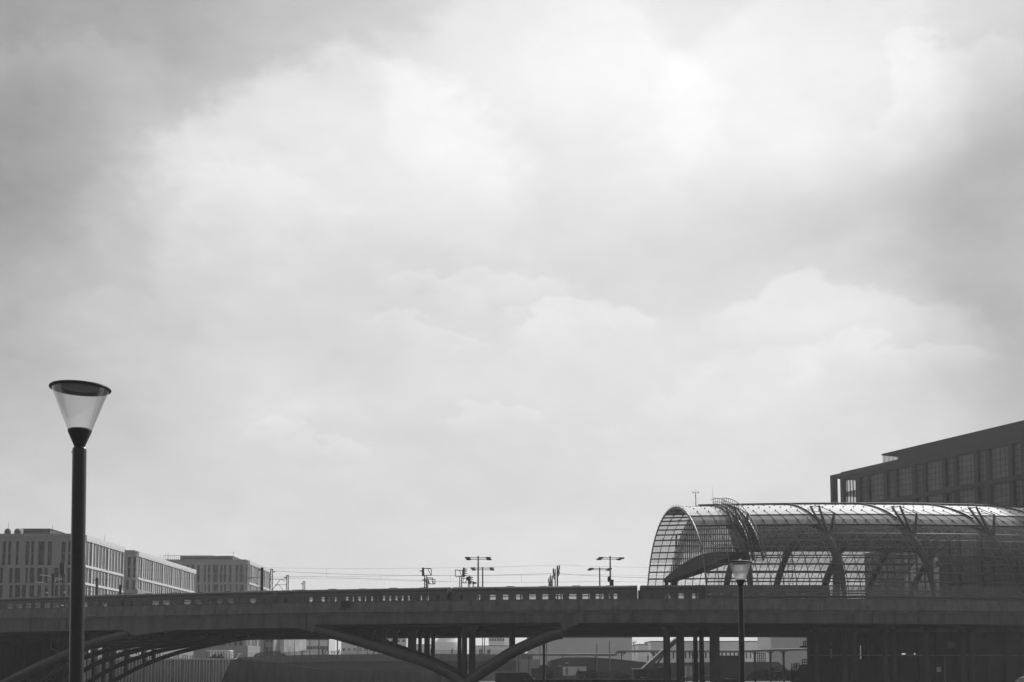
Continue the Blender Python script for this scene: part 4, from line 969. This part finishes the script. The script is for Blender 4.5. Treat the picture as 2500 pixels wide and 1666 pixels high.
# people, one continuous skinned surface each
def person_mesh(nm, lean=0.0, stride=.35, bag=False, arms=.1):
    V = [(0, 0, .95), (lean*.4, 0, 1.18), (lean*.8, 0, 1.42), (lean*1.05, 0, 1.52), (lean*1.25, 0, 1.66), (lean*1.3, 0, 1.76),
         (.02, -.09, .9), (stride*.45, -.1, .5), (stride*.55, -.1, .09), (stride*.55+.16, -.1, .03),
         (-.02, .09, .9), (-stride*.25, .1, .5), (-stride*.75, .1, .12), (-stride*.75+.15, .1, .04),
         (lean*.8, -.2, 1.42), (lean*.5-arms*.6, -.25, 1.14), (lean*.5+arms, -.24, .92), (lean*.8, .2, 1.42), (lean*.5+arms*.5, .25, 1.14), (lean*.5+arms*1.8, .23, .95)]
    E = [(0, 1), (1, 2), (2, 3), (3, 4), (4, 5), (0, 6), (6, 7), (7, 8), (8, 9), (0, 10), (10, 11), (11, 12), (12, 13), (2, 14), (14, 15), (15, 16), (2, 17), (17, 18), (18, 19)]
    rad = [.15, .15, .14, .055, .1, .085, .1, .07, .05, .045, .1, .07, .05, .045, .075, .055, .045, .075, .055, .045]
    if bag: V.append((lean*.6-.24, 0, 1.28)); E.append((1, 20)); rad.append(.17)
    me = bpy.data.meshes.new(nm); me.from_pydata(V, E, []); me.materials.append(CLOTH); o = bpy.data.objects.new('person', me); col.objects.link(o)
    sm = o.modifiers.new('skin', 'SKIN'); sl = me.skin_vertices[0] if me.skin_vertices else None
    for i, s in enumerate(me.skin_vertices[0].data): s.radius = (rad[i]*1.25, rad[i]*1.25); s.use_root = (i == 0)
    o.modifiers.new('sub', 'SUBSURF').levels = 1; o.modifiers['sub'].render_levels = 1
    return o
pa = person_mesh('person', .05, .3); pb = person_mesh('person_walking', .14, .75, True); pc = person_mesh('person_bowed', .5, .6, False, .25)
used = set()
plist = [(737, pa, 0, 'walker in front of the striped pavilion on the road bridge'), (787, pa, 1, 'walker almost hidden by the bare shrub on the road bridge'), (827, pb, 0, 'walker with a bag beside the pole at the white gap'),
         (913, pc, 1, 'left one of two people leaning over the road bridge railing'), (924.5, pc, 0, 'right one of two people leaning over the road bridge railing'), (1053, pb, 1, 'walker half hidden behind a strut in the middle'),
         (1103, pb, 0, 'lone walker with a rucksack striding in the opening left of the piers'), (1171, pa, 0, 'left walker of the close pair beside two poles'), (1175, pa, 1, 'right walker of the close pair beside two poles'),
         (1191, pa, 0, 'left walker of the pair right of the two poles'), (1194.5, pb, 0, 'right walker of the pair right of the two poles')]
for px, src, fl, lb in plist:
    o = src if src.name not in used else src.copy()
    if src.name in used: col.objects.link(o)
    used.add(src.name); x = PX(px, YR2+2.5, 1597); o.location = (x, YR2+2.5, rbz(x)-.3); o.rotation_euler = (0, 0, R(180 if fl else 0)+random.uniform(-.4, .4)); o.scale = (1.12,)*3
    tag(o, lb, 'person', 'walkers on the road bridge')
o = pa.copy(); col.objects.link(o); q = P(1582, 1616, 300); o.location = q; o.scale = (1.1,)*3; tag(o, 'person standing on the railed ramp left of the inclined conveyor', 'person')

# bare trees and shrubs
def bare(px, py0, py1, Y, label, spread=1.0, nb=9, name='bare_tree', stems=1):
    z0, z1 = PZ(py0, Y), PZ(py1, Y); hh = z1-z0; x = PX(px, Y, py0); t = thing(name, label, 'tree' if stems == 1 else 'shrub', (x, Y, z0)); tr = MB(); tw = MB()
    def grow(mb, p, d, L, r, lv):
        q = p+d*L; mb.tube([p, p+d*L*.5+Vector((random.uniform(-.05, .05), 0, 0))*L, q], [r, r*.85, r*.65], 4, cap=False)
        if lv == 0: return
        for _ in range(3 if lv > 1 else 4):
            dd = (d+Vector((random.uniform(-.75, .75), random.uniform(-.75, .75), random.uniform(-.1, .5)))*spread).normalized()
            grow(tw, q if random.random() < .5 else p+d*L*random.uniform(.5, .95), dd, L*random.uniform(.55, .8), r*.6, lv-1)
    for s in range(stems):
        d = Vector((0, 0, 1)) if stems == 1 else Vector((random.uniform(-.8, .8), random.uniform(-.5, .5), 1)).normalized()
        grow(tr, Vector((x+(random.uniform(-.6, .6) if stems > 1 else 0), Y, z0)), d, hh*.36, max(.05, hh*.018), 4)
    tr.build('trunk', BARK, t); tw.build('twigs', BARK, t)
bare(790, 1600, 1574, YR2+14, 'wide bare shrub behind the road bridge railing', 1.1, name='bare_shrub', stems=5)
bare(706, 1601, 1577, YR2+12, 'thin bare tree in front of the striped pavilion', 1.0)
bare(680, 1602, 1585, YR2+12, 'low bare shrub at the left edge of the striped pavilion', 1.1, name='bare_shrub', stems=5)
bare(815, 1600, 1588, YR2+13, 'low bare shrub under the white gap', 1.1, name='bare_shrub', stems=4)
bare(740, 1600, 1584, YR2+13, 'low bare shrub right of the thin bare tree', 1.1, name='bare_shrub', stems=4)
bare(1550, 1600, 1562, 420, 'faint bare tree between the two far grey buildings', .8)
# curved small lamps on the bank
for (px, lb) in ((566, 'small curved bright lamp bracket nearer to the pavilion'), (584, 'small curved bright lamp bracket right of the pavilion')):
    m = MB(); Y = 262; m.tube(spline([P(px-8, 1616, Y), P(px-4, 1604, Y), P(px-1, 1597, Y), P(px+3, 1596, Y)], 5), .07, 6); m.tube([P(px-12, 1640, Y), P(px-8, 1616, Y)], .07, 6)
    t = thing('curved_lamp', lb, 'lamp', P(px-12, 1640, Y), group='curved lamps on the bank'); m.build('pole', WHITE, t); m = MB(); q = P(px+3, 1596, Y); m.box(q.x-.1, q.x+.35, Y-.1, Y+.1, q.z-.1, q.z); m.build('lamp_head', WHITE, t)
m = MB(); Y = 244; m.prism([P(532, 1690, Y), P(548, 1645, Y), P(566, 1611, Y), P(582, 1608, Y), P(640, 1613, Y), P(780, 1634, Y), P(1010, 1641, Y), P(1142, 1643, Y), P(1142, 1690, Y)], (0, .5, 0)); tag(m.build('embankment', CONC), kind='structure')
m = MB(); m.prism([(PX(560, 300), 300, -1), (PX(1300, 336), 336, -1), (PX(1300, 336), 336.5, -1), (PX(560, 300), 300.5, -1)], (0, 0, 1.0+PZ(1640, 320))); tag(m.build('bank_wall', CONC_L), 'low pale-grey bank wall in front of the road bridge foot', 'wall')
m = MB(); m.box(PX(560, YR2+27), PX(1300, YR2+27), YR2+27, YR2+30, -1.0, PZ(1606, YR2+27)); m.box(PX(560, YR2+27), PX(1300, YR2+27), YR2+26.7, YR2+26.99, -1.0, 0.4); tag(m.build('embankment_wall', CONC), 'long plain grey retaining wall seen in the shade under the road bridge', 'wall')

# ------------------------------------------------------------------ far buildings seen below the viaduct
def block(name, label, x0p, x1p, pyt, Y, m_, cat='building', dep=20, wins=None, bumps=(), ribs_=None, pyb=None):
    x0, x1, zt = PX(x0p, Y), PX(x1p, Y), PZ(pyt, Y); t = thing(name, label, cat, ((x0+x1)/2, Y, -1)); m = MB(); m.box(x0, x1, Y, Y+dep, -1, zt); m.build('wall', m_, t)
    m = MB(); m.box(x0-.15, x1+.15, Y-.2, Y+dep+.2, zt+.002, zt+.35); m.build('roof_edge', ROOFG, t)
    for (a, b, h) in bumps: m = MB(); m.box(PX(a, Y), PX(b, Y), Y+2, Y+5, zt+.36, zt+.36+h); m.box(PX(a, Y)-.2, PX(b, Y)+.2, Y+1.8, Y+5.2, zt+.362+h, zt+.5+h); m.build('roof_vent', ROOFG, t)
    if wins:
        (nx, nz, ww, wh, z_0, z_1) = wins
        for i in range(nx):
            for j in range(nz):
                cx = x0+(x1-x0)*(i+.5)/nx; cz = z_0+(z_1-z_0)*(j+.5)/nz; w_ = MB(); w_.box(cx-ww/2, cx+ww/2, Y-.06, Y-.001, cz-wh/2, cz+wh/2); w_.build('window', WINM if m_ is not PALE else PALE2, t)
    if ribs_:
        n_, wd, m2 = ribs_
        for i in range(n_): q = x0+(x1-x0)*(i+.5)/n_; w_ = MB(); w_.box(q-wd/2, q+wd/2, Y-.35, Y-.001, -1, zt-.1); w_.build('rib', m2, t)
    return t
block('office_block', 'mid-grey block end between the ribbed block and the striped pavilion', 648, 668, 1540, 440, STONE, wins=(2, 3, 1.0, 2.2, 4, 16))
t = thing('striped_pavilion', 'bright open pavilion of thin vertical posts behind the road bridge', 'pavilion', (PX(708, 452), 452, -1)); a, b = PX(668, 452), PX(748, 452)
m = MB(); m.box(a-.5, b+.5, 452, 466, PZ(1540, 452), PZ(1536, 452)); m.build('roof', WHITE, t)
for k in range(27): q = a+(b-a-.3)*k/26; m = MB(); m.box(q, q+.3, 452, 452.3, -1, PZ(1540, 452)-.002); m.build('post', PALE2, t)
m = MB(); m.box(a, b, 465, 465.3, -1, PZ(1592, 465)); m.build('back_wall', PALE2, t)
block('far_block', 'pale grey far building right of the striped pavilion', 748, 803, 1535, 560, PALE2, wins=(7, 4, 1.4, 1.6, 2, 20))
block('far_block', 'wide pale far building behind the leaning people', 833, 992, 1530, 640, PALE2, wins=(12, 5, 1.6, 1.5, 2, 26))
block('far_block', 'narrow pale far tower seen between the middle struts', 980, 993, 1520, 700, PALE)
block('far_block', 'far building behind the struts left of the tent', 1000, 1060, 1575, 620, PALE2, wins=(7, 2, 1.5, 1.6, 3, 14))
block('far_block', 'pale far building behind the two poles right of the piers', 1193, 1232, 1520, 660, PALE2, wins=(6, 6, 1.2, 1.5, 2, 26))
block('far_block', 'bright slab tower right of the pale far building', 1232, 1243, 1510, 690, PALE)
block('far_block', 'low pale far building under the right arched tube', 1150, 1262, 1578, 600, PALE2, wins=(12, 2, 1.5, 1.4, 2, 12))
block('warehouse', 'big blank grey building with small roof vents right of the arched tube', 1289, 1543, 1557, 400, PALE2, cat='warehouse', bumps=((1440, 1445, .9), (1456, 1462, 1.3), (1500, 1508, 1.2), (1515, 1517, .3)))
block('warehouse', 'small lower grey building right of the blank warehouse', 1557, 1593, 1575, 430, PALE2, cat='warehouse')
block('warehouse', 'long flat grey building behind the right piers', 1589, 1985, 1567.5, 420, PALE2, cat='warehouse', wins=(40, 1, .5, 3, 5, 11))
block('tall_block', 'taller pale grey building right of the farther cone lamp', 1881, 2100, 1500, 380, PALE2, cat='building', ribs_=(18, .3, PALE2))
for k in range(6):
    pass
# round tent
Y = 560; c = PX(1092, Y); zb = PZ(1590, Y); t = thing('round_tent', 'pale conical show tent seen between the middle piers', 'tent', (c, Y, -1)); rr = PX(1140, Y)-PX(1092, Y)
m = MB(); m.lathe((c, Y, 0), [(rr, -1), (rr, zb)], 28, smooth=False); m.build('wall', PALE, t)
m = MB(); m.lathe((c, Y, 0), [(rr*1.03, zb), (rr*.7, PZ(1569, Y)), (rr*.35, PZ(1557, Y)), (.3, PZ(1545, Y))], 28, smooth=False); m.build('roof', PALE, t)
m = MB()
for k in range(28): a = 2*math.pi*k/28; m.tube([(c+rr*1.035*math.cos(a), Y+rr*1.035*math.sin(a), zb+.1), (c+rr*.36*math.cos(a), Y+rr*.36*math.sin(a), PZ(1557, Y)+.15)], .14, 4)
m.build('seams', WHITE, t)

# ------------------------------------------------------------------ construction yard right of the arched tube
YP = 232
def tline(pts, r, Y=None): m = MB(); m.tube(spline([P(a, b, Y or YP) for a, b in pts], 6), r, 10); return m
t = thing('pipeline', 'raised site pipeline running level across the yard under the viaduct', 'pipeline', P(1262, 1640, YP))
tline([(1285, 1598), (1350, 1598.5), (1450, 1598.8), (1496, 1599), (1503, 1598), (1506, 1593), (1512, 1590.5), (1560, 1590), (1720, 1590.5), (1810, 1590.5), (1880, 1588), (1940, 1586.5), (1985, 1585)], .27).build('pipe', PIPE, t)
for a in (1262, 1270): tline([(a, 1668), (a, 1606), (a+2, 1599), (a+9, 1597), (a+15, 1598)], .2).build('down_pipe', PIPE, t)
for px, y0 in ((1291, 1601), (1373, 1601), (1453, 1601), (1517, 1594), (1597, 1593), (1842, 1591), (1880, 1590), (1912, 1589), (1690, 1593)):
    m = MB(); wd = .16 if px < 1800 else .38; x = PX(px, YP); m.bar((x, YP, -1), (x, YP, PZ(y0, YP)), wd)
    if px > 1500:
        m.bar((x, YP, PZ(y0+8, YP)), (x+.75, YP, PZ(y0, YP)), .14)
        if px > 1550: m.bar((x, YP, PZ(y0+8, YP)), (x-.75, YP, PZ(y0, YP)), .14)
        m.bar((x-.9, YP, PZ(y0, YP)-.02), (x+.9, YP, PZ(y0, YP)-.02), .16)
    m.build('support', STEEL_D, t)
# conveyor
Yk = 222; t = thing('conveyor', 'long grey inclined conveyor beam rising to the right between the piers', 'conveyor', P(1567, 1660, Yk))
m = MB(); m.prism([P(1567, 1633, Yk), P(1648, 1559, Yk), P(1652, 1562, Yk), P(1652, 1570, Yk), P(1595, 1622, Yk), P(1585, 1636, Yk), P(1570, 1638, Yk)], (0, 1.2, 0)); m.build('beam', CONC, t)
m = MB(); m.prism([P(1544, 1632, Yk), P(1567, 1632, Yk), P(1649, 1557.5, Yk), P(1650, 1558.8, Yk), P(1568, 1634.5, Yk), P(1544, 1634.5, Yk)], (0, 1.3, 0)); m.v = [(x, y-.05, z+.02) for x, y, z in m.v]; m.build('top_edge', PALE, t)
m = MB(); m.bar(P(1600, 1628, Yk+.5), P(1619, 1600, Yk+.5), .3); m.bar(P(1592, 1664, Yk+.5), P(1600, 1628, Yk+.5), .2); m.bar(P(1550, 1664, Yk+.5), P(1550, 1634, Yk+.5), .25); m.build('support', STEEL_D, t)
m = MB(); a, b = PX(1547, Yk+2), PX(1640, Yk+2); m.box(a, b, Yk+2, Yk+7, -1, PZ(1637, Yk+2)); m.box(a-.1, b+.1, Yk+1.9, Yk+7.1, PZ(1637, Yk+2)+.003, PZ(1636, Yk+2)); 
for k in range(6): m.box(a+1+k*1.2, a+1.1+k*1.2, Yk+1.9, Yk+1.99, -1, PZ(1640, Yk+2))
tag(m.build('site_hut', CONC_D), 'low dark site hut below the inclined conveyor', 'hut')
def hb(nm, lb, x0, x1, y0, y1, Y, m_, cat, dep=2.5, trim=PALE):
    t = thing(nm, lb, cat, (PX(x0, Y), Y, -1)); a, b, z0, z1 = PX(x0, Y), PX(x1, Y), max(-1, PZ(y1, Y)), PZ(y0, Y)
    m = MB(); m.box(a, b, Y, Y+dep, z0, z1); m.build('body', m_, t)
    m = MB(); e = .09
    for q in (a, (a+b)/2+.3, b-e): m.box(q, q+e, Y-.05, Y-.001, z0, z1)
    m.box(a, b, Y-.06, Y+dep, z1+.002, z1+.1); m.build('frame', trim, t)
    m = MB()
    for k in range(2): m.box(a+.5+k*(b-a)*.5, a+1.1+k*(b-a)*.5, Y-.04, Y-.001, z0+.3, z1-.3)
    m.build('door', m_ if m_ is not PALE2 else STONE, t); return t
hb('site_cabin', 'pale site cabin with bright corner posts behind the dark lorry', 1375, 1431, 1629, 1650, 268, PALE2, 'cabin', trim=WHITE)
hb('site_cabin', 'dull grey site cabin left of the tall dark post', 1272, 1318, 1611, 1650, 285, STONE, 'cabin', trim=STONE)
hb('equipment_crate', 'low dark crate stack in front of the grey cabin', 1297, 1325, 1633, 1655, 250, CONC_D, 'crate', trim=CONC_D)
hb('equipment_crate', 'dark machine box right of the tall dark post', 1334, 1366, 1629, 1655, 250, CONC_D, 'crate', trim=CONC)
hb('site_cabin', 'dim cabin seen between the two thick right piers', 1674, 1688, 1628, 1655, 255, STONE, 'cabin', trim=PALE2)
m = MB(); Y = 205; x = PX(1328, Y); m.tube([(x, Y, -1), (x, Y, PZ(1550, Y))], .23, 12); m.tube([(x, Y, -1), (x, Y, -.6)], .4, 12); tag(m.build('tall_post', STEEL_D), 'thick dark post standing alone in the yard, reaching up behind the arched tube', 'post')
for i, (px, yt, Y, r_, lb) in enumerate([(1334.5, 1566, 300, .12, 'thin pole just right of the thick dark post'), (1318, 1572, 330, .09, 'thin pole just left of the thick dark post'), (1457, 1573, 300, .12, 'slim pole before the blank warehouse, shorter of two'), (1488, 1564, 300, .14, 'slim pole before the blank warehouse, taller of two'), (1384, 1620, 240, .09, 'short lamp pole with a tiny bright head before the pale cabin'), (1368, 1627, 225, .13, 'stout short post with pale cap left of the pale cabin')]):
    x = PX(px, Y, yt); m = MB(); zt = PZ(yt, Y); m.tube([(x, Y, -1), (x, Y, zt)], r_, 8); t = thing('yard_pole', lb, 'pole', (x, Y, -1), group='poles in the yard'); m.build('pole', STEEL, t)
    if i >= 4: m = MB(); m.box(x-.3, x+.3, Y-.2, Y+.2, zt, zt+.14); m.build('cap', WHITE, t)
# far embankment with railings and hedge
Y = 330
m = MB(); m.prism([P(1340, 1690, Y), P(1345, 1612, Y), P(1375, 1606, Y), P(1430, 1605, Y), P(1500, 1609, Y), P(1592, 1619, Y), P(1620, 1619, Y), P(1720, 1617, Y), P(1900, 1616, Y), P(1990, 1690, Y)], (0, 30, 0)); tag(m.build('grass_bank', HEDGE), kind='structure')
t = thing('ramp_railing', 'pale sloping ramp railing of parallel bars on top of the grass bank', 'railing', P(1400, 1605, Y-1))
m = MB()
for dy in (0, -4.5, -8.5): m.tube([P(1330, 1600+dy*.6, Y-1), P(1440, 1603+dy*.8, Y-1), P(1500, 1607+dy, Y-1), P(1593, 1617.5+dy*1.2, Y-1)], .12 if dy == 0 else .07, 5)
m.tube([P(1548, 1599, Y-1), P(1597, 1603, Y-1)], .1, 5); m.tube([P(1610, 1616, Y-1), P(1730, 1611, Y-1)], .12, 5); m.build('rails', PALE, t)
m = MB()
for k in range(26): px = 1340+k*10; dz = np.interp(px, [1330, 1440, 1500, 1593], [1600, 1603, 1607, 1617.5]); m.bar(P(px, dz, Y-1), P(px, dz-9, Y-1), .06)
m.build('posts', PALE2, t)
m = MB(); m.tube(spline([P(1396, 1604, Y-3), P(1402, 1603, Y-3), P(1408, 1600, Y-3), P(1413, 1599.5, Y-3)], 4), .16, 6); tag(m.build('bent_rail', WHITE), 'short bright bent rail piece on the grass bank', 'rail')
# hedge row clumps (leaf faces)
def hedge(x0, x1, yt, yb, Y, lb, n=900):
    n *= 3
    t = thing('hedge', lb, 'hedge', P((x0+x1)/2, yb, Y)); m = MB(); st = MB()
    for _ in range(n):
        px = random.uniform(x0, x1); e = math.sin(math.pi*(px-x0)/(x1-x0))**.4; py = random.uniform(yb-(yb-yt)*e*random.uniform(.8, 1.05), yb); c = P(px, py, Y+random.uniform(-1, 1)); s = random.uniform(.07, .15)
        a = Vector((random.uniform(-1, 1), random.uniform(-1, 1), random.uniform(-1, 1)))*s; b = Vector((random.uniform(-1, 1), random.uniform(-1, 1), random.uniform(-1, 1)))*s
        m.add([c-a, c+b, c+a, c-b], [(0, 1, 2, 3)])
    m.build('leaves', HEDGE, t)
    for k in range(6): px = x0+(x1-x0)*(k+.5)/6; st.bar(P(px, yb+1, Y), P(px, (yt+yb)/2, Y), .08)
    st.build('stems', BARK, t)
hedge(1310, 1345, 1622, 1650, 262, 'dark shrub mass at the thick dark post')
hedge(1425, 1545, 1640, 1655, 255, 'low dark hedge right of the lorry', 1400)
hedge(1822, 1950, 1630, 1662, 236, 'low dark hedge under the pipeline supports at the right', 1800)
hedge(620, 700, 1590, 1604, YR2+11, 'low shrubs behind the road bridge left end', 900)
# kerb line and low wall along the yard front, loose material
Y = 205; m = MB(); m.box(PX(1293, Y), PX(1660, Y), Y, Y+.4, -1, PZ(1659, Y)); m.build
kw = m.build('yard_wall', CONC_D); tag(kw, 'long low wall with a thin bright edge along the front of the yard', 'wall'); kc = MB(); kc.box(PX(1293, Y), PX(1660, Y), Y-.04, Y+.44, PZ(1659, Y)+.002, PZ(1659, Y)+.06); kc.build('coping', PALE, kw)
for i, (x0, x1, py, lb) in enumerate([(1306, 1326, 1649, 'small pile of pale scrap beside the thick dark post'), (1505, 1540, 1653, 'small pile of pale bags on the yard wall, left of the hut'), (1332, 1348, 1645, 'few pale bits behind the yard wall near the lorry'), (1780, 1798, 1648, 'curved pale scrap left of the farther cone lamp foot'), (1928, 1946, 1638, 'pale pile of debris near the railed landings')]):
    t = MB(); Yq = 215 if i != 4 else 200
    for k in range(16):
        c = P(random.uniform(x0, x1), py+random.uniform(-1.5, 2), Yq); s = random.uniform(.08, .25); d = Vector((random.uniform(-1, 1), random.uniform(-1, 1), random.uniform(-.5, .7)))*s; t.bar(c-d, c+d, s*.7, s*.5)
    t.box(PX(x0, Yq), PX(x1, Yq), Yq-.3, Yq+.3, -1, PZ(py+1.5, Yq)); tag(t.build('scrap_pile', CONC_D if i else CONC_L), lb, 'pile')
for i, (x0, x1, y, lb) in enumerate([(1676, 1694, 1652.5, 'bright plank between the thick right piers'), (1720, 1735, 1651, 'bright plank left of the widest pier'), (1605, 1616, 1630, 'short bright plank by the conveyor'), (1893, 1905, 1639.5, 'short bright plank under the pipeline supports'), (1564, 1580, 1654.5, 'bright plank lying before the site hut'), (1770, 1800, 1657.5, 'long bright board at the foot of the farther cone lamp')]):
    m = MB(); m.bar(P(x0, y, 200), P(x1, y-.5, 200), .5, .14); 
    t = thing('plank', lb, 'plank', P(x0, y, 200), group='planks in the yard'); m.build('board', WHITE, t); m = MB()
    for q in (x0+1, x1-1): m.bar(P(q, y+1, 200.1), P(q, 1672, 200.1), .12)
    m.build('trestle', STEEL_D, t)
# scaffold panel and gate
t = MB(); Yq = 228
for k in range(5): px = 1849+k*4.8; t.bar(P(px, 1593, Yq), P(px, 1662, Yq), .12)
for k in range(8): t.bar(P(1849, 1596+k*6, Yq), P(1868, 1596+k*6, Yq), .12)
tag(t.build('scaffold_tower', STEEL_D), 'narrow gridded scaffold tower under the pipeline between two supports', 'scaffold')
m = MB(); Yq = 240; m.box(PX(1757, Yq), PX(1803, Yq), Yq, Yq+3, -1, PZ(1602, Yq)); m.box(PX(1757, Yq)-.1, PX(1803, Yq)+.1, Yq-.1, Yq+3.1, PZ(1602, Yq)+.002, PZ(1601, Yq)); 
for k in range(9): q = PX(1757, Yq)+k*.45; m.box(q, q+.08, Yq-.05, Yq-.001, -1, PZ(1603, Yq))
tag(m.build('shed', CONC_D), 'large plain grey shed between the widest pier and the farther cone lamp', 'shed')
t = MB(); Yq = 226
for k in range(6): x = PX(1932+k*3, Yq); t.tube([(x, Yq, -1), (x+random.uniform(-.3, .3), Yq, PZ(1625+random.uniform(-8, 8), Yq))], .08, 5); t.tube([(x, Yq, PZ(1634, Yq)), (x+.4, Yq, PZ(1622-k, Yq))], .05, 4)
tag(t.build('reinforcement_bars', STEEL_D), 'bundle of upright thin bars by the railed landings', 'metal bars')

# ------------------------------------------------------------------ air
hz = bpy.data.materials.new('haze'); hz.use_nodes = True; t = hz.node_tree; t.nodes.clear()
o = t.nodes.new('ShaderNodeOutputMaterial'); pv = t.nodes.new('ShaderNodeVolumePrincipled'); pv.inputs['Color'].default_value = (.95, .95, .95, 1)
pv.inputs['Density'].default_value = .00027; pv.inputs['Anisotropy'].default_value = .3; t.links.new(pv.outputs[0], o.inputs['Volume'])
m = MB(); m.box(-420, 420, -410, 800, -5, 62); h = m.build('haze', hz); tag(h, kind='stuff')
